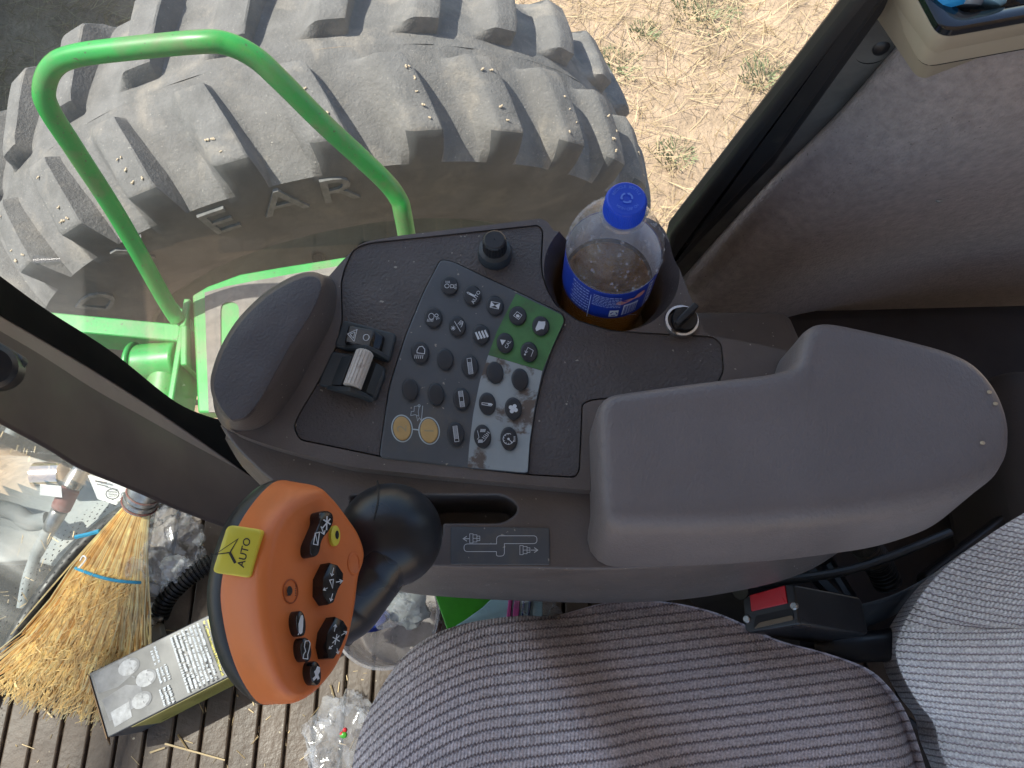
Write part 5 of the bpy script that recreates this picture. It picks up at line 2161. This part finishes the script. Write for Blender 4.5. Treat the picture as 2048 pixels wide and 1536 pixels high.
def cmap(x, y, l):                    # top face: x along the box, y across
    return A + exx * x + eyy * y + Vector((0, 0, l + .0001))


def corner(x, y, z):
    p = A + exx * x + eyy * y
    return Vector((p.x, p.y, z))


mb = MB()
mb.loft([[corner(0, 0, .001), corner(Lx, 0, .001), corner(Lx, Ly, .001), corner(0, Ly, .001)], [corner(0, 0, HZ), corner(Lx, 0, HZ), corner(Lx, Ly, HZ), corner(0, Ly, HZ)]])
mb.build('carton_body', M_cardw, ct, bevel=.0015)
mb = MB()
mb.prism([corner(.03, Ly + .0006, HZ - .003), corner(Lx, Ly + .0006, HZ - .003), corner(Lx, Ly + .0006, .004), corner(.03, Ly + .0006, .004)], eyy * .0004)
gs = mb.build('gold_side', M_cardg, ct)


def gmap(x, y, l):
    p = corner(x, Ly + .0011, y)
    return p + eyy * l


a = Art(gmap)
for j in range(7):
    x = .10
    while x < .20:
        w_ = rnd.uniform(.002, .007)
        a.poly([(x, .07 - j * .006), (x + w_, .07 - j * .006), (x + w_, .0685 - j * .006), (x, .0685 - j * .006)])
        x += w_ + .0015
a.disc((.055, .045), .006, .004); a.line([(.04, .03), (.075, .03)], .0025)
a.build('side_print', pbr('gold_print', (.20, .15, .03), .5), gs)
# portraits reduced to plain head and shoulder tones
for nm, mt, up_, shp in (('print_jacket', M_grey1, .0, [[(.004, .004), (.052, .002), (.056, .026), (.030, .034), (.004, .030)], [(.006, .040), (.040, .036), (.058, .046), (.054, .068), (.008, .070)]]),
                         ('print_portrait', M_grey2, .0002, [[(.050 + .014 * math.cos(q * PI / 8), .016 + .0105 * math.sin(q * PI / 8)) for q in range(16)], [(.066 + .013 * math.cos(q * PI / 8), .040 + .0105 * math.sin(q * PI / 8)) for q in range(16)], [(.052 + .012 * math.cos(q * PI / 8), .064 + .010 * math.sin(q * PI / 8)) for q in range(16)], [(.012, .060), (.038, .058), (.036, .078), (.012, .080)]])):
    a = Art(lambda x, y, l: cmap(x, y, l + up_))
    for s_ in shp:
        a.poly(s_)
    a.build(nm, mt, ct)
a = Art(lambda x, y, l: cmap(x, y, l + .0003))
for (px, py, k) in ((.050, .016, 1), (.066, .040, 1), (.052, .064, 1)):
    a.ring((px + .001, py), .0125, .0092, .0032, -1.25, 1.25, 10)
    a.line([(px + .0035, py - .0055), (px + .003, py - .002)], .0009)
    a.line([(px + .003, py + .002), (px + .0035, py + .0055)], .0009)
    a.line([(px - .012, py - .007), (px - .0155, py - .011)], .002)
a.build('print_features', M_grey1, ct)
a = Art(lambda x, y, l: cmap(x, y, l + .0001))
ay = Art(lambda x, y, l: cmap(x, y, l + .0001))
for blk, (x0, x1, y0, y1) in enumerate(((.082, .098, .006, .030), (.082, .100, .034, .056), (.078, .100, .062, .086), (.112, .215, .004, .084))):
    rows_ = int((x1 - x0) / .0058)
    for j in range(rows_):
        x = x0 + j * .0058
        y = y0 + rnd.uniform(0, .002)
        tgt = ay if (blk == 3 and j in (8, 9)) else a
        while y < y1:
            w_ = rnd.uniform(.0007, .0022)
            h_ = rnd.uniform(.0022, .0036)
            if rnd.random() < .93:
                tgt.poly([(x, y), (x + h_, y), (x + h_, min(y + w_, y1)), (x, min(y + w_, y1))])
            y += w_ + (.0006 if rnd.random() < .8 else .0016)
a.build('print_text', M_ink, ct)
ay.build('print_yellow_text', M_yellow, ct)
mb = MB()
mb.prism([corner(-.001, .0, HZ), corner(-.001, Ly, HZ), corner(-.020, Ly + .004, HZ - .045), corner(-.010, .03, HZ - .05)], -exx * .0012)
mb.build('flap', M_kraft, ct)

# ------------------------------------------------------------------ floor clutter
def crumple(name, c, r, sc3, mat, seedv, amp=.45, n=28, fr=3.2, label=None, cat=None, parent=None):
    vs, fs = [], []
    for i in range(n + 1):
        th_ = PI * i / n
        for j in range(2 * n):
            ph = PI * j / n
            d = Vector((math.sin(th_) * math.cos(ph), math.sin(th_) * math.sin(ph), math.cos(th_)))
            f_ = 1 + amp * (mnoise.noise(d * fr * .6 + Vector((seedv, 0, 0))) * .9) - amp * .75 * abs(mnoise.noise(d * fr + Vector((seedv, 9, 0)))) + amp * .28 * abs(mnoise.noise(d * fr * 2.4 + Vector((seedv, 5, 0))))
            p = Vector((d.x * sc3[0], d.y * sc3[1], d.z * sc3[2])) * r * f_
            p.z = max(p.z, -c.z + .003) if c.z < .2 else p.z
            vs.append(c + p)
    for i in range(n):
        for j in range(2 * n):
            fs.append((i * 2 * n + j, i * 2 * n + (j + 1) % (2 * n), (i + 1) * 2 * n + (j + 1) % (2 * n), (i + 1) * 2 * n + j))
    mb_ = MB(); mb_.add(vs, fs)
    o = mb_.build(name, mat, parent, ang=22)
    if label:
        tag(o, label, cat)
    return o


crumple('plastic_bag', W(322, 1090, .055), .056, (1.0, 1.15, .9), M_film, 3.1, .5, 40, 3.4, 'crumpled clear plastic bag on the floor right of the broom', 'plastic bag')
wp = crumple('crumpled_wrapper', W(352, 1135, .04), .020, (1.2, .9, .8), M_cap, 9.3, .5, 14, 3, 'crumpled white and blue wrapper against the clear plastic bag', 'wrapper')
cb = thing('small_bottle', 'small clear bottle with white screw cap on the floor beside the broom', 'bottle', W(300, 1185, 0))
c0 = W(296, 1182, .05); c1 = W(318, 1120, .04)
dx = (c0 - c1).normalized()
mb = MB(); mb.lathe([(.0001, 0), (.018, .002), (.019, .01), (.019, .03), (.012, .042), (.011, .05)], c0 - dx * .058, dx, 24); mb.build('bottle_body', M_film, cb)
mb = MB(); mb.lathe([(.0145, .0), (.0150, .003), (.0150, .011), (.014, .0125), (.0001, .0125)], c0 - dx * .008, dx, 36); mb.build('screw_cap', M_cap, cb)
corrug([W(318, 1232, .02), W(335, 1195, .03), W(375, 1155, .035), W(425, 1125, .03), W(470, 1105, .02)], .0125, .0062, .0016, 'corrugated_hose', M_hose, 'dusty black corrugated hose on the floor between bag and carton', 'hose')
la = thing('metal_latch', 'small worn metal latch on the floor between broom and carton', 'latch', W(310, 1250, 0))
mb = MB(); mb.prism(PP(rpoly([(285, 1262), (318, 1245), (325, 1272), (300, 1290), (284, 1286)], 3, 3), .02), (0, 0, -.017)); mb.build('latch_body', M_kraft if False else M_beige, la, bevel=.002)
mb = MB(); mb.tube(catmull([W(305, 1218, .02), W(308, 1235, .03), W(322, 1238, .03), W(318, 1222, .022), W(306, 1250, .024)], 5), .0035, 8); mb.build('wire_loop', M_steel, la)
mb = MB(); mb.prism(PP([(282, 1205), (305, 1205), (312, 1245), (288, 1248)], .006), (0, 0, -.004)); mb.build('latch_plate', M_paper, la)
# white tub behind the lever with litter in it
tc = W(770, 1225, .15)
tb = thing('plastic_tub', 'translucent round tub with faded red label on the floor behind the grip', 'tub', (tc.x, tc.y, 0))
base_ = Vector((tc.x, tc.y, 0))
mb = MB(); mb.lathe([(.0001, .004), (.062, .004), (.064, .008), (.069, .14), (.0715, .142), (.0715, .150), (.068, .151), (.067, .146), (.0625, .012), (.0001, .010)], base_, (0, 0, 1), 56); mb.build('tub_wall', M_tub, tb)
mb = MB(); mb.lathe([(.0668, .045), (.0684, .118)], base_, (0, 0, 1), 20, math.radians(-75), math.radians(-8)); mb.build('tub_label', pbr('faded_red_label', (.50, .20, .17), .5, .25, 40, dirt=(.62, .52, .46), dcov=(.45, .65), dscale=40), tb, fixn=False)
mb = MB(); mb.lathe([(.0668, .05), (.0684, .112)], base_, (0, 0, 1), 16, math.radians(-5), math.radians(40)); mb.build('tub_stripe', pbr('cream_label', (.55, .52, .42), .5, .25, 60), tb, fixn=False)
crumple('foil_wrapper', W(712, 1240, .12), .026, (1.5, .8, .9), M_navy, 4.2, .55, 12, 2.2, 'shiny navy blue wrapper in the translucent tub', 'wrapper')
crumple('paper_bag', W(775, 1215, .12), .036, (1.2, .8, .7), M_film, 6.6, .5, 16, 2.4, 'crumpled clear white bag in the translucent tub', 'bag')
crumple('grey_rag', W(815, 1215, .105), .028, (1.0, .9, .6), M_dustm, 7.9, .5, 14, 2.4, 'dark grey rag in the translucent tub', 'rag')
# bright packet between console and seat
pk_ = thing('snack_packet', 'green white and pink plastic packet wedged between console and seat cushion', 'packet', W(1000, 1230, .33))
def pkq(px, z0, name, mat):
    MB().prism([W(u, v, z) for u, v, z in px], (0, 0, -.006)).build(name, mat, pk_, bevel=.001)
pkq([(870, 1190, .34), (990, 1190, .335), (965, 1215, .34), (930, 1240, .345), (895, 1262, .345)], 0, 'packet_front', M_pgreen)
pkq([(990, 1190, .336), (1085, 1195, .335), (1085, 1255, .345), (880, 1275, .345), (895, 1262, .346), (930, 1240, .346), (965, 1215, .341)], 0, 'packet_back', M_plblue)
for i, (x0, x1, mt) in enumerate(((1010, 1018, M_magenta), (1022, 1034, M_magenta), (1040, 1043, M_navy), (1052, 1056, M_navy))):
    pkq([(x0 + 8, 1190, .3375), (x1 + 8, 1190, .3375), (x1, 1262, .3475), (x0, 1262, .3475)], 0, 'packet_stripe', mt)
crumple('crinkled_packet', W(1075, 1215, .34), .018, (1.3, .7, .5), M_film, 2.2, .5, 14, 3, 'clear crinkled wrapper end beside the green packet', 'wrapper')
lt_ = crumple('litter_bag', W(690, 1505, .02), .075, (.75, 1.0, .32), M_film, 12.4, .5, 34, 3.0, 'clear plastic litter bag with red and green specks below the seat edge', 'plastic bag')
mb = MB()
for u, v in ((690, 1460), (684, 1468)):
    mb.sphere(W(u, v, .065), .0035, 8)
tag(mb.build('red_bottle_cap', M_red), 'tiny red speck of litter on the clear bag by the seat edge', 'litter')
mb = MB(); mb.sphere(W(687, 1470, .066), .0045, 8, (1.2, 1, .6)); tag(mb.build('green_scrap', M_pgreen), 'tiny green speck of litter on the clear bag by the seat edge', 'litter')

# ------------------------------------------------------------------ outside the windshield
def outd(u, v, z):
    return W(u, v, z)


fr_ = thing('front_frame', 'dusty pale steel frame with ribs outside the windshield', 'frame', outd(30, 1000, -.60))
MB().prism(PP(rpoly([(-260, 895), (60, 912), (190, 950), (330, 1000), (300, 1110), (170, 1150), (60, 1120), (0, 1125), (-260, 1110)], 12, 4), -.30), (0, 0, -.05)).build('frame_plate', M_dustm, fr_, bevel=.006)
MB().prism(PP([(-80, 1020), (120, 1035), (130, 1075), (20, 1100), (-80, 1080)], -.36), (0, 0, -.05)).build('frame_rib', M_dustm, fr_, bevel=.006)
hy = thing('hydraulic_coupler', 'hydraulic coupling with rust red sleeve and grey hose outside the windshield', 'coupler', outd(110, 1020, -.25))
cpts = [(165, 935, -.20), (142, 975, -.21), (120, 1020, -.22), (98, 1060, -.24), (72, 1110, -.26), (55, 1160, -.27), (45, 1215, -.28)]
C3_ = [outd(*p) for p in cpts]
def seg_(a, b, ra, rb2, name, mat):
    mb_ = MB(); mb_.tube([a, a.lerp(b, .08), a.lerp(b, .92), b], [ra * .85, ra, rb2, rb2 * .85], 24); mb_.build(name, mat, hy, bevel=0)
seg_(C3_[0], C3_[1], .016, .018, 'coupler_end', M_steel)
seg_(C3_[1], C3_[2], .017, .017, 'coupler_sleeve', M_sleeve)
seg_(C3_[2], C3_[3], .015, .013, 'hose_ferrule', M_steel)
seg_(C3_[3], C3_[4], .012, .011, 'hose_crimp', M_dustm)
mb = MB(); mb.tube(catmull(C3_[4:], 6), .010, 16); mb.build('hose', M_dustm, hy)
cn = thing('canister', 'silver cylinder with white paper tag outside the windshield behind the broom', 'canister', outd(105, 955, -.3))
mb = MB(); a_, b_ = outd(70, 950, -.22), outd(128, 948, -.22); mb.tube([a_, a_.lerp(b_, .03), a_.lerp(b_, .97), b_], [.020, .024, .024, .020], 28); mb.build('canister_body', M_chrome, cn)
MB().prism([outd(80, 968, -.18), outd(122, 972, -.18), outd(124, 995, -.18), outd(79, 990, -.18)], (0, 0, -.002)).build('paper_tag', M_paper, cn)
mb = MB(); mb.tube(catmull([outd(-30, 1010, -.25), outd(30, 1025, -.24), outd(60, 1045, -.24), outd(95, 1040, -.24)], 6), .016, 16)
tag(mb.build('steel_pipe', M_dustm), 'dusty grey pipe crossing below the silver canister outside the windshield', 'pipe')
pf = thing('folded_leaflet', 'white leaflet with a round mark leaning behind the broom ferrule', 'leaflet', W(205, 975, .02))
MB().prism([W(175, 950, .06), W(222, 958, .06), W(262, 975, .05), W(232, 1010, .03), W(195, 998, .03)], (0, 0, -.002)).build('leaflet_sheet', M_paper, pf)
a = Art(lambda x, y, l: W(x, y, .0602 + l))
a.ring((225, 988), 13, 10, 2.2)
for j in range(4):
    a.line([(216 + j * .5, 983 + j * 3.2), (235, 982 + j * 3.2)], 1.4)
a.line([(190, 962), (214, 966)], 3); a.line([(194, 968), (216, 973)], 2)
a.build('leaflet_print', M_inkd, pf)
a_, b_ = outd(-5, 1130, -1.2), outd(60, 1250, -1.2)
# light band of the cab door sill behind the pillar foot
print('OBJECTS', len(bpy.data.objects))
